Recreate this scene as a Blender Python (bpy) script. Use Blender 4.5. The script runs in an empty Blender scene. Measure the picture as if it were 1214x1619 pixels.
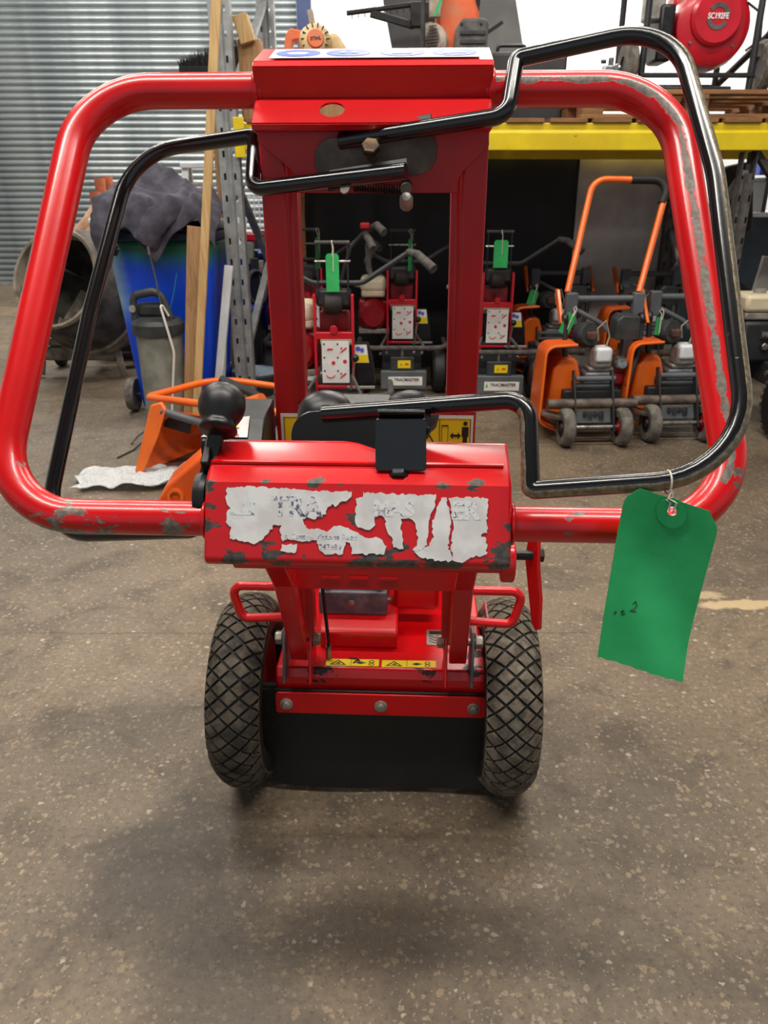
import bpy, bmesh, math, random
from mathutils import Vector, Matrix, Euler
from mathutils import noise as mnoise
random.seed(7)
sc = bpy.context.scene
C = sc.collection
PI = math.pi

# ------------------------------------------------------------------ camera, world, lights, exposure
PITCH = math.radians(22.8); FPX = 1200.0; CAMZ = 1.2
cd = bpy.data.cameras.new('camera'); cam = bpy.data.objects.new('camera', cd); C.objects.link(cam)
cam.location = (0, 0, CAMZ); cam.rotation_euler = (PI/2 - PITCH, 0, 0)
cd.sensor_fit = 'VERTICAL'; cd.sensor_height = 24.0; cd.lens = FPX/1619.0*24.0
cd.clip_start = 0.02; cd.clip_end = 100
cd.dof.use_dof = True; cd.dof.focus_distance = 0.98; cd.dof.aperture_fstop = cd.lens/1000/0.0020
sc.camera = cam
w = bpy.data.worlds.new('world'); sc.world = w; w.use_nodes = True
w.node_tree.nodes['Background'].inputs[0].default_value = (0.80, 0.90, 1.0, 1)
w.node_tree.nodes['Background'].inputs[1].default_value = 0.42
sc.view_settings.view_transform = 'Standard'; sc.view_settings.look = 'None'
sc.view_settings.gamma = 1.0; sc.view_settings.use_curve_mapping = False
sc.view_settings.exposure = 0.0
CEIL = 4.9
UNSEEN_LAMPS = [(-1.5, 0.5, 2.4, 0.25, 105), (1.3, 0.5, 2.4, 0.25, 105), (-1.9, 3.0, 2.4, 0.25, 95), (1.3, 3.0, 2.4, 0.25, 75),  # rows out of view; first row placed to light the sticker face
         (-3.6, 6.9, 2.4, 0.25, 95), (0.9, 6.9, 2.4, 0.25, 110),
         (-3.9, 9.3, 2.6, 0.3, 110), (-0.4, 9.6, 2.6, 0.3, 170), (3.2, 9.6, 2.6, 0.3, 230)]  # back row unseen, added to brighten the white back wall
for (lx, ly, sx, sy, pw) in UNSEEN_LAMPS:
    ld = bpy.data.lights.new('batten_light', 'AREA'); ld.shape = 'RECTANGLE'; ld.size = sx; ld.size_y = sy
    ld.energy = pw; ld.color = (1.0, 0.95, 0.87)
    lo = bpy.data.objects.new('batten_light', ld); C.objects.link(lo); lo.location = (lx, ly, CEIL - 0.34)

# pixel of the photograph + distance in front of the camera plane y=Y -> world point (survey helper)
_c, _s = math.cos(PITCH), math.sin(PITCH)
def at(px, py, Y):
    u = (px - 607)/FPX; v = (809.5 - py)/FPX
    r = Vector((u, _c + v*_s, -_s + v*_c)); return Vector((0, 0, CAMZ)) + r*(Y/r.y)

# ------------------------------------------------------------------ materials
def lin(c):
    return tuple(((x/255)/12.92 if x/255 <= .04045 else ((x/255+.055)/1.055)**2.4) for x in c)
MATS = {}
def nd(nt, t, **kw):
    n = nt.nodes.new(t)
    for k, v in kw.items(): setattr(n, k, v)
    return n
def newmat(name):
    m = bpy.data.materials.new(name); m.use_nodes = True
    nt = m.node_tree; b = nt.nodes['Principled BSDF']; MATS[name] = m
    return m, nt, b
def mth(nt, op, a, b=None, clamp=False):
    n = nd(nt, 'ShaderNodeMath', operation=op); n.use_clamp = clamp
    for i, v in enumerate((a, b)):
        if v is None: continue
        if isinstance(v, (int, float)): n.inputs[i].default_value = v
        else: nt.links.new(v, n.inputs[i])
    return n.outputs[0]
def noise(nt, scale, detail=4, rough=.55, vec=None, dist=0):
    n = nd(nt, 'ShaderNodeTexNoise'); n.inputs['Scale'].default_value = scale
    n.inputs['Detail'].default_value = detail; n.inputs['Roughness'].default_value = rough
    n.inputs['Distortion'].default_value = dist
    if vec is None:
        tc = nd(nt, 'ShaderNodeTexCoord'); vec = tc.outputs['Object']
    nt.links.new(vec, n.inputs['Vector']); return n.outputs[0]
def ramp(nt, fac, lo, hi):
    n = nd(nt, 'ShaderNodeMapRange'); n.interpolation_type = 'SMOOTHSTEP'
    n.inputs[1].default_value = lo; n.inputs[2].default_value = hi
    nt.links.new(fac, n.inputs[0]); return n.outputs[0]
def mix(nt, fac, a, b):
    n = nd(nt, 'ShaderNodeMix', data_type='RGBA')
    if isinstance(fac, (int, float)): n.inputs[0].default_value = fac
    else: nt.links.new(fac, n.inputs[0])
    for i, v in ((6, a), (7, b)):
        if isinstance(v, tuple): n.inputs[i].default_value = (*v[:3], 1)
        else: nt.links.new(v, n.inputs[i])
    return n.outputs[2]
def bump(nt, b, h, strength=.2, dist=.01):
    n = nd(nt, 'ShaderNodeBump'); n.inputs['Strength'].default_value = strength; n.inputs['Distance'].default_value = dist
    nt.links.new(h, n.inputs['Height']); nt.links.new(n.outputs[0], b.inputs['Normal'])
def simple(name, c1, c2=None, rough=.5, metal=0, scale=12, bmp=0, spec=.5, coat=0, lo=.35, hi=.65, bscale=None):
    m, nt, b = newmat(name)
    b.inputs['Roughness'].default_value = rough; b.inputs['Metallic'].default_value = metal
    b.inputs['Specular IOR Level'].default_value = spec; b.inputs['Coat Weight'].default_value = coat
    c1 = lin(c1)
    if c2:
        f = noise(nt, scale, 5); nt.links.new(mix(nt, ramp(nt, f, lo, hi), c1, lin(c2)), b.inputs['Base Color'])
        r = ramp(nt, f, 0, 1); nt.links.new(mth(nt, 'ADD', mth(nt, 'MULTIPLY', r, .25), rough - .1, True), b.inputs['Roughness'])
    else: b.inputs['Base Color'].default_value = (*c1, 1)
    if bmp:
        h = noise(nt, bscale or scale*4, 6); bump(nt, b, h, bmp)
    return m
def spheremask(nt, pts, nscale=62, amp=.8, detail=5):
    """wear patches: irregular blobs round given points (object space)"""
    tc = nd(nt, 'ShaderNodeTexCoord'); out = None
    mp = nd(nt, 'ShaderNodeMapping'); mp.inputs['Scale'].default_value = (.45, 1, 1); nt.links.new(tc.outputs['Object'], mp.inputs[0]); nz = noise(nt, nscale, detail, .62, mp.outputs[0])
    for (x, y, z, r) in pts:
        d = nd(nt, 'ShaderNodeVectorMath', operation='DISTANCE'); nt.links.new(tc.outputs['Object'], d.inputs[0])
        d.inputs[1].default_value = (x, y, z)
        v = mth(nt, 'SUBTRACT', 1.0, mth(nt, 'DIVIDE', d.outputs['Value'], r), True)
        out = v if out is None else mth(nt, 'MAXIMUM', out, v)
    g = mth(nt, 'GREATER_THAN', out, 0.001)
    s = mth(nt, 'ADD', mth(nt, 'MULTIPLY', out, .55), mth(nt, 'MULTIPLY', mth(nt, 'SUBTRACT', nz, .5), amp*2))
    return mth(nt, 'MULTIPLY', ramp(nt, s, .36, .39), g)
def paint(name, col, col2, chip=(92, 84, 78), rough=.28, thr=.70, pts=None, strip=None, nscale=22, coat=.3, metal_chip=.4):
    """gloss paint with chips through to grey metal"""
    m, nt, b = newmat(name)
    base = mix(nt, ramp(nt, noise(nt, 6, 4), .3, .7), lin(col), lin(col2))
    fine = noise(nt, 160, 3)
    f = noise(nt, nscale, 6, .65)
    msk = ramp(nt, f, thr, thr + .012)
    if pts: msk = mth(nt, 'MAXIMUM', msk, spheremask(nt, pts))
    if strip:
        a = nd(nt, 'ShaderNodeAttribute', attribute_name='tube'); sp = nd(nt, 'ShaderNodeSeparateXYZ'); nt.links.new(a.outputs['Vector'], sp.inputs[0])
        for (s0, s1, ang, wid) in strip:
            dt = mth(nt, 'ADD', mth(nt, 'MULTIPLY', sp.outputs[1], math.cos(ang)), mth(nt, 'MULTIPLY', sp.outputs[2], math.sin(ang)))
            wob = mth(nt, 'MULTIPLY', mth(nt, 'SUBTRACT', noise(nt, 30, 6, .72), .5), .20)
            e1 = ramp(nt, mth(nt, 'ADD', dt, wob), math.cos(wid) - .004, math.cos(wid) + .004)
            rg = mth(nt, 'MULTIPLY', mth(nt, 'GREATER_THAN', sp.outputs[0], s0), mth(nt, 'LESS_THAN', sp.outputs[0], s1))
            msk = mth(nt, 'MAXIMUM', msk, mth(nt, 'MULTIPLY', e1, rg))
    cc = mix(nt, ramp(nt, fine, .35, .65), lin(chip), tuple(x*.55 for x in lin(chip)))
    nt.links.new(mix(nt, msk, base, cc), b.inputs['Base Color'])
    nt.links.new(mth(nt, 'ADD', mth(nt, 'MULTIPLY', msk, .25), rough, True), b.inputs['Roughness'])
    nt.links.new(mth(nt, 'MULTIPLY', msk, metal_chip), b.inputs['Metallic'])
    b.inputs['Coat Weight'].default_value = coat; b.inputs['Coat Roughness'].default_value = .12
    inv = mth(nt, 'SUBTRACT', 1, msk)
    bump(nt, b, mth(nt, 'ADD', inv, mth(nt, 'MULTIPLY', noise(nt, 70, 3), .35)), .25, .0012)
    return m

RED = (216, 4, 14); RED2 = (196, 3, 12)
paint('red_paint', RED, RED2, thr=.735)
paint('red_tube', RED, RED2, thr=.72, pts=[(-.42, -.50, .84, .11), (-.30, -.545, .83, .05), (-.22, -.545, .83, .06), (.43, -.47, .86, .08), (-.44, -.38, .98, .05), (-.46, -.44, .93, .05), (-.43, -.30, 1.06, .04), (.25, -.53, .83, .05)],
      strip=[(.27, 1.24, math.radians(-12), .22)], nscale=30, chip=(126, 114, 104), metal_chip=.15)
paint('red_tube_plain', RED, RED2, thr=.72, pts=[(-.43, -.49, .82, .10), (-.36, -.53, .815, .08), (-.30, -.54, .82, .045), (-.22, -.545, .83, .05), (-.46, -.38, .96, .06), (-.475, -.44, .91, .06), (-.455, -.30, 1.02, .06)], nscale=30, chip=(136, 124, 112), metal_chip=.25, strip=[(.40, .47, math.radians(-50), .22), (.52, .60, math.radians(-55), .25), (.66, .69, math.radians(-50), .18)])
paint('red_sticker_box', RED, RED2, thr=.71, pts=[(-.14, -.575, .80, .05), (-.10, -.575, .80, .05), (-.175, -.55, .84, .035), (.18, -.55, .83, .04), (.17, -.56, .81, .045), (.05, -.57, .80, .05), (0, -.57, .80, .06), (.10, -.57, .80, .05), (-.176, -.535, .884, .03), (-.11, -.533, .887, .016), (-.05, -.533, .887, .018), (-.02, -.533, .887, .012), (.10, -.533, .887, .02), (.14, -.533, .887, .02), (-.175, -.50, .90, .03), (-.10, -.565, .825, .03), (0, -.555, .85, .025)], nscale=26)
paint('red_deck', RED, RED2, thr=.735, pts=[(.2, -.02, .32, .06), (.19, -.07, .32, .05), (-.05, -.06, .32, .04), (.16, .0, .32, .04), (-.12, -.08, .31, .05), (.1, -.08, .31, .04)], chip=(60, 30, 26))
paint('red_flat', (190, 14, 22), (170, 10, 18), thr=.76, rough=.42, coat=.1)
paint('dark_red_engine', (150, 10, 26), (120, 6, 18), thr=.8, rough=.35)
paint('engine_red', (205, 20, 40), (180, 12, 30), thr=.8, rough=.3)
paint('black_bail', (6, 7, 10), (12, 13, 17), chip=(128, 118, 100), thr=.715, rough=.2, coat=.5, nscale=30, metal_chip=.7)
paint('black_bail_worn', (6, 7, 10), (12, 13, 17), chip=(150, 136, 112), thr=.70, rough=.22, coat=.5, nscale=30, metal_chip=.7,
      strip=[(.28, .50, math.radians(-100), .55), (.50, .80, math.radians(-52), .50), (.76, 1.36, math.radians(-48), .48)])
paint('orange_paint', (232, 96, 18), (214, 82, 12), thr=.75, rough=.42, chip=(70, 50, 40), coat=.1)
paint('orange_bar', (238, 110, 20), (226, 98, 16), thr=.72, rough=.38, chip=(60, 45, 36))
paint('yellow_beam', (226, 198, 12), (206, 178, 8), thr=.72, rough=.45, chip=(120, 104, 60), coat=.05)
paint('dark_frame', (40, 42, 44), (30, 32, 34), thr=.72, rough=.5, chip=(96, 80, 66), coat=0)
paint('grey_frame', (94, 99, 102), (76, 81, 84), thr=.7, rough=.5, chip=(110, 98, 84), coat=0)
simple('black_plastic', (14, 14, 16), (22, 22, 24), rough=.36, scale=30)
simple('black_rubber', (18, 18, 18), (28, 27, 26), rough=.62, scale=9, bmp=.08)
simple('flap_rubber', (23, 24, 23), (44, 42, 38), rough=.55, scale=7, bmp=.15, bscale=60, lo=.5, hi=.85)
simple('tyre_black', (12, 12, 12), (26, 24, 21), rough=.6, scale=14)
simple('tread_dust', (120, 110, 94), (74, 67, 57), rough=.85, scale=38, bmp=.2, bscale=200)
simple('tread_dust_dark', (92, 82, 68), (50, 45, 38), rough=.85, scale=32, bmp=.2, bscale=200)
simple('steel', (168, 166, 160), (120, 116, 108), rough=.32, metal=.9, scale=40)
simple('zinc', (196, 190, 176), (150, 142, 128), rough=.35, metal=.8, scale=30)
simple('brass_bolt', (92, 72, 54), (62, 50, 40), rough=.45, metal=.8, scale=60)
simple('worn_plate', (84, 78, 72), (116, 108, 98), rough=.55, metal=.4, scale=24)
simple('spring_rust', (58, 34, 26), (34, 24, 22), rough=.6, metal=.4, scale=50)
simple('cast_grey', (122, 120, 128), (90, 90, 98), rough=.45, metal=.5, scale=30, bmp=.1)
simple('white_label', (226, 224, 222), (206, 203, 200), rough=.45, scale=30)
simple('card_white', (232, 230, 224), (216, 212, 206), rough=.6, scale=10)
simple('yellow_label', (240, 216, 24), (228, 200, 16), rough=.4, scale=8)
simple('print_black', (20, 20, 20), rough=.5)
simple('print_red', (206, 40, 50), rough=.5)
simple('print_blue', (70, 92, 196), (98, 118, 206), rough=.4, scale=20)
simple('print_white', (238, 238, 240), rough=.5)
simple('green_card', (44, 178, 104), (32, 160, 90), rough=.75, scale=9, bmp=.12, bscale=14)
simple('tag_green', (58, 190, 104), (46, 170, 90), rough=.7, scale=8)
simple('twine', (226, 214, 200), (190, 176, 160), rough=.85, scale=300)
simple('galvanised', (156, 158, 157), (132, 135, 136), rough=.45, metal=.35, scale=14, bmp=.04)
simple('shutter', (158, 166, 168), (128, 136, 140), rough=.42, metal=.6, scale=2.2)
simple('white_wall', (236, 238, 240), (226, 228, 230), rough=.8, scale=2)
simple('ceiling_sheet', (176, 178, 178), (160, 162, 162), rough=.8, scale=2)
simple('blue_trim', (28, 44, 88), (22, 36, 74), rough=.5, scale=6)
simple('bin_blue', (10, 44, 190), (8, 34, 150), rough=.45, scale=3)
simple('bin_dark', (16, 36, 66), (12, 26, 50), rough=.45, scale=4)
simple('bench_panel', (70, 84, 94), (56, 68, 78), rough=.6, scale=4)
simple('tub_blue', (16, 40, 140), (10, 28, 110), rough=.45, scale=4)
simple('wheel_grey', (112, 106, 98), (84, 78, 70), rough=.75, scale=30)
simple('cloth', (80, 77, 88), (56, 54, 64), rough=.9, scale=10, bmp=.25, bscale=26)
simple('black_cloth', (12, 12, 14), rough=.9)
simple('white_plastic', (226, 228, 230), (200, 202, 206), rough=.35, scale=5)
simple('cream_tank', (226, 214, 184), (206, 192, 160), rough=.38, scale=6)
simple('pump_grey', (140, 140, 128), (112, 112, 102), rough=.5, scale=8)
simple('pump_dark', (58, 60, 60), (40, 42, 42), rough=.5, scale=14)
simple('cement', (150, 138, 120), (96, 88, 78), rough=.85, scale=9, bmp=.4, bscale=30)
simple('cement_dark', (92, 86, 80), (58, 54, 50), rough=.9, scale=8, bmp=.4, bscale=30)
simple('clay', (196, 112, 76), (164, 88, 60), rough=.75, scale=12)
simple('pipe_pale', (206, 168, 140), (180, 140, 112), rough=.75, scale=12)
simple('pink_bag', (232, 128, 120), (220, 108, 104), rough=.5, scale=9)
simple('teal', (24, 104, 128), rough=.45)
simple('tarp_black', (9, 9, 11), (17, 17, 19), rough=.6, scale=3, bmp=.3, bscale=5)
simple('board_grey', (186, 182, 178), (160, 156, 152), rough=.75, scale=3)
simple('board_dark', (58, 58, 60), (46, 46, 48), rough=.6, scale=4)
simple('board_slate', (108, 108, 106), (94, 94, 92), rough=.6, scale=4)
simple('bristle', (20, 20, 22), (34, 33, 32), rough=.9, scale=40)
simple('lens_lamp', (255, 250, 240), rough=.5)
simple('chrome', (190, 190, 188), (140, 138, 134), rough=.2, metal=.9, scale=40)
simple('alloy', (170, 164, 156), (134, 128, 120), rough=.45, metal=.4, scale=20)
simple('rust', (96, 62, 46), (64, 44, 36), rough=.8, scale=30)
simple('roller_steel', (112, 98, 86), (78, 68, 60), rough=.6, metal=.3, scale=18)
simple('shop_blue', (24, 62, 190), (18, 50, 160), rough=.4, scale=5)
simple('saw_orange', (226, 96, 46), (206, 120, 84), rough=.55, scale=14)
simple('saw_dusty', (176, 160, 146), (140, 126, 114), rough=.7, scale=18)
simple('saw_grey', (98, 96, 92), (70, 68, 66), rough=.65, scale=16)
simple('blower_cream', (214, 188, 140), (196, 168, 120), rough=.45, scale=8)
simple('grip_grey', (84, 80, 76), (64, 60, 58), rough=.8, scale=30)
simple('bottle_grey', (150, 142, 124), rough=.5)
simple('cable_white', (216, 212, 200), rough=.5)
simple('faded_print', (90, 96, 120), (214, 213, 214), rough=.5, scale=210, lo=.42, hi=.52)
simple('faded_print_light', (104, 104, 120), (222, 221, 221), rough=.5, scale=230, lo=.34, hi=.44)
simple('faded_green', (120, 190, 160), (222, 221, 221), rough=.5, scale=150, lo=.40, hi=.5)
simple('leather_brown', (44, 34, 30), (30, 24, 22), rough=.7, scale=12)
# emission for the lamp diffusers (light sources out of view)
m, nt, b = newmat('unseen_lamp_glow'); b.inputs['Emission Color'].default_value = (1, .97, .92, 1); b.inputs['Emission Strength'].default_value = 6
# clear bubble wrap
m, nt, b = newmat('bubble_wrap'); b.inputs['Base Color'].default_value = (.80, .82, .82, 1); b.inputs['Roughness'].default_value = .18
b.inputs['Transmission Weight'].default_value = .35; b.inputs['IOR'].default_value = 1.2
v = nd(nt, 'ShaderNodeTexVoronoi'); v.inputs['Scale'].default_value = 75; tc = nd(nt, 'ShaderNodeTexCoord'); nt.links.new(tc.outputs['Object'], v.inputs['Vector'])
bump(nt, b, mth(nt, 'SUBTRACT', 1, v.outputs[0]), .9, .006)
m, nt, b = newmat('clear_plastic'); b.inputs['Base Color'].default_value = (.55, .68, .82, 1); b.inputs['Roughness'].default_value = .15
b.inputs['Transmission Weight'].default_value = .5; bump(nt, b, noise(nt, 20, 5), .8, .02)
# wood
def wood(name, c1, c2, c3, axis=0):
    m, nt, b = newmat(name); tc = nd(nt, 'ShaderNodeTexCoord'); mp = nd(nt, 'ShaderNodeMapping')
    sc3 = [14, 14, 14]; sc3[axis] = 1.1; mp.inputs['Scale'].default_value = sc3
    nt.links.new(tc.outputs['Object'], mp.inputs[0])
    f = noise(nt, 3.2, 6, .6, mp.outputs[0], 1.2); f2 = noise(nt, 1.3, 4, .5)
    cc = mix(nt, ramp(nt, f, .3, .7), lin(c1), lin(c2)); cc = mix(nt, mth(nt, 'MULTIPLY', ramp(nt, f2, .5, .75), .6), cc, lin(c3))
    nt.links.new(cc, b.inputs['Base Color']); b.inputs['Roughness'].default_value = .75; bump(nt, b, f, .15)
wood('wood_pale', (206, 172, 118), (178, 140, 90), (150, 112, 70), 2)
wood('wood_mid', (176, 138, 94), (146, 108, 70), (112, 80, 52), 2)
wood('wood_pallet', (168, 122, 74), (128, 88, 52), (86, 58, 36), 0)
wood('wood_deck', (150, 106, 66), (116, 80, 48), (82, 56, 36), 0)
# wheelie bin: blue, green overspray under the rim, paler towards the upper left
m, nt, b = newmat('bin_body'); tc = nd(nt, 'ShaderNodeTexCoord'); sp = nd(nt, 'ShaderNodeSeparateXYZ'); nt.links.new(tc.outputs['Object'], sp.inputs[0])
zn = mth(nt, 'ADD', sp.outputs[2], mth(nt, 'MULTIPLY', mth(nt, 'SUBTRACT', noise(nt, 4, 4), .5), .16))
g = ramp(nt, zn, .80, .93)
xl = ramp(nt, mth(nt, 'ADD', mth(nt, 'MULTIPLY', sp.outputs[0], -1), mth(nt, 'MULTIPLY', mth(nt, 'SUBTRACT', noise(nt, 3, 4), .5), .22)), .17, .30)
xl = mth(nt, 'MULTIPLY', xl, ramp(nt, sp.outputs[2], .45, .7))
cc = mix(nt, g, lin((4, 72, 214)), lin((16, 104, 72))); cc = mix(nt, mth(nt, 'MULTIPLY', xl, .8), cc, lin((150, 184, 176)))
nt.links.new(cc, b.inputs['Base Color']); b.inputs['Roughness'].default_value = .42
# concrete floor: aggregate, stains with shade painted in, spill, joint
m, nt, b = newmat('concrete_floor'); tc = nd(nt, 'ShaderNodeTexCoord'); O = tc.outputs['Object']
big = noise(nt, .9, 6, .6, O); med = noise(nt, 5.5, 6, .65, O, .6); fin = noise(nt, 70, 4, .6, O)
base = mix(nt, ramp(nt, big, .3, .7), lin((128, 111, 90)), lin((92, 80, 65)))
base = mix(nt, mth(nt, 'MULTIPLY', ramp(nt, med, .46, .68), .65), base, lin((70, 61, 52)))
base = mix(nt, mth(nt, 'MULTIPLY', ramp(nt, fin, .42, .7), .45), base, lin((70, 62, 53)))
def chips(scale, thr, col, amt, base, seedvec):
    v = nd(nt, 'ShaderNodeTexVoronoi'); v.inputs['Scale'].default_value = scale
    mp = nd(nt, 'ShaderNodeMapping'); mp.inputs['Location'].default_value = seedvec; mp.inputs['Scale'].default_value = (1, 1, 0)
    nx = nd(nt, 'ShaderNodeTexNoise'); nx.inputs['Scale'].default_value = scale*1.3; nt.links.new(O, nx.inputs['Vector'])
    av = nd(nt, 'ShaderNodeVectorMath', operation='MULTIPLY_ADD'); nt.links.new(nx.outputs[1], av.inputs[0])
    av.inputs[1].default_value = (1.1/scale, 1.1/scale, 0); nt.links.new(O, av.inputs[2])
    nt.links.new(av.outputs[0], mp.inputs[0]); nt.links.new(mp.outputs[0], v.inputs['Vector'])
    sep = nd(nt, 'ShaderNodeSeparateColor'); nt.links.new(v.outputs['Color'], sep.inputs[0])
    pick = mth(nt, 'GREATER_THAN', sep.outputs[0], thr)
    rad = mth(nt, 'MULTIPLY', sep.outputs[1], .42)
    dot = ramp(nt, mth(nt, 'SUBTRACT', mth(nt, 'ADD', rad, .10), v.outputs['Distance']), 0, .06)
    return mix(nt, mth(nt, 'MULTIPLY', mth(nt, 'MULTIPLY', dot, pick), amt), base, lin(col))
base = chips(82, .58, (164, 146, 120), .46, base, (0, 0, 0))
base = chips(70, .84, (158, 136, 102), .5, base, (3.1, 1.7, 0))
base = chips(120, .70, (64, 58, 52), .45, base, (7.3, 2.2, 0))
base = chips(210, .80, (172, 158, 136), .38, base, (1.3, 9.2, 0))
base = chips(80, .965, (200, 190, 170), .5, base, (5.3, 4.2, 0))
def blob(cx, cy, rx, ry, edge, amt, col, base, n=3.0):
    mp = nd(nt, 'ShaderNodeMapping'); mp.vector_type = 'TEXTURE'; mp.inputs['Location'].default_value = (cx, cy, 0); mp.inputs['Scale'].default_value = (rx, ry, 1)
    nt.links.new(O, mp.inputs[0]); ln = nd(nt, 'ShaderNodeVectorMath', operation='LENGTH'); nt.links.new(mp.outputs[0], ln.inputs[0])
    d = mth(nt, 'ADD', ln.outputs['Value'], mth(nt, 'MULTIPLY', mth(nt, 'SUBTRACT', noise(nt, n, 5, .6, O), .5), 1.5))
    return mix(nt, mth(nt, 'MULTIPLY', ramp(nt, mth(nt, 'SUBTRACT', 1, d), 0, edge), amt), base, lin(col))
base = blob(-.42, 1.10, .26, .32, .7, .62, (44, 40, 37), base)          # old oil stain, darkened further as painted shade before the grinder
base = blob(-.27, .84, .22, .20, .7, .6, (50, 46, 41), base)  # this and the next three: stains deepened with painted shade
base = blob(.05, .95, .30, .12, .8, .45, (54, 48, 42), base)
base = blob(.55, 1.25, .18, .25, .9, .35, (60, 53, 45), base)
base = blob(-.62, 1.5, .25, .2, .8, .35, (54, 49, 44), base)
base = blob(1.12, 2.10, .16, .035, .35, .8, (196, 172, 132), base, 22)   # pale cement splash
base = blob(1.02, 2.16, .09, .03, .35, .7, (190, 168, 130), base, 26)
jn = nd(nt, 'ShaderNodeSeparateXYZ'); nt.links.new(O, jn.inputs[0])
jd = mth(nt, 'ABSOLUTE', mth(nt, 'SUBTRACT', mth(nt, 'ADD', jn.outputs[1], mth(nt, 'MULTIPLY', noise(nt, 6, 4, .6, O), .03)), 1.945))
jm = mth(nt, 'MULTIPLY', mth(nt, 'LESS_THAN', jd, .0028), mth(nt, 'LESS_THAN', jn.outputs[0], .6))
base = mix(nt, mth(nt, 'MULTIPLY', jm, .55), base, lin((46, 40, 35)))
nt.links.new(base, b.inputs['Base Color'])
nt.links.new(mth(nt, 'ADD', mth(nt, 'MULTIPLY', med, .35), .38, True), b.inputs['Roughness'])
bump(nt, b, mth(nt, 'ADD', fin, mth(nt, 'MULTIPLY', med, .6)), .22, .006)

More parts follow.
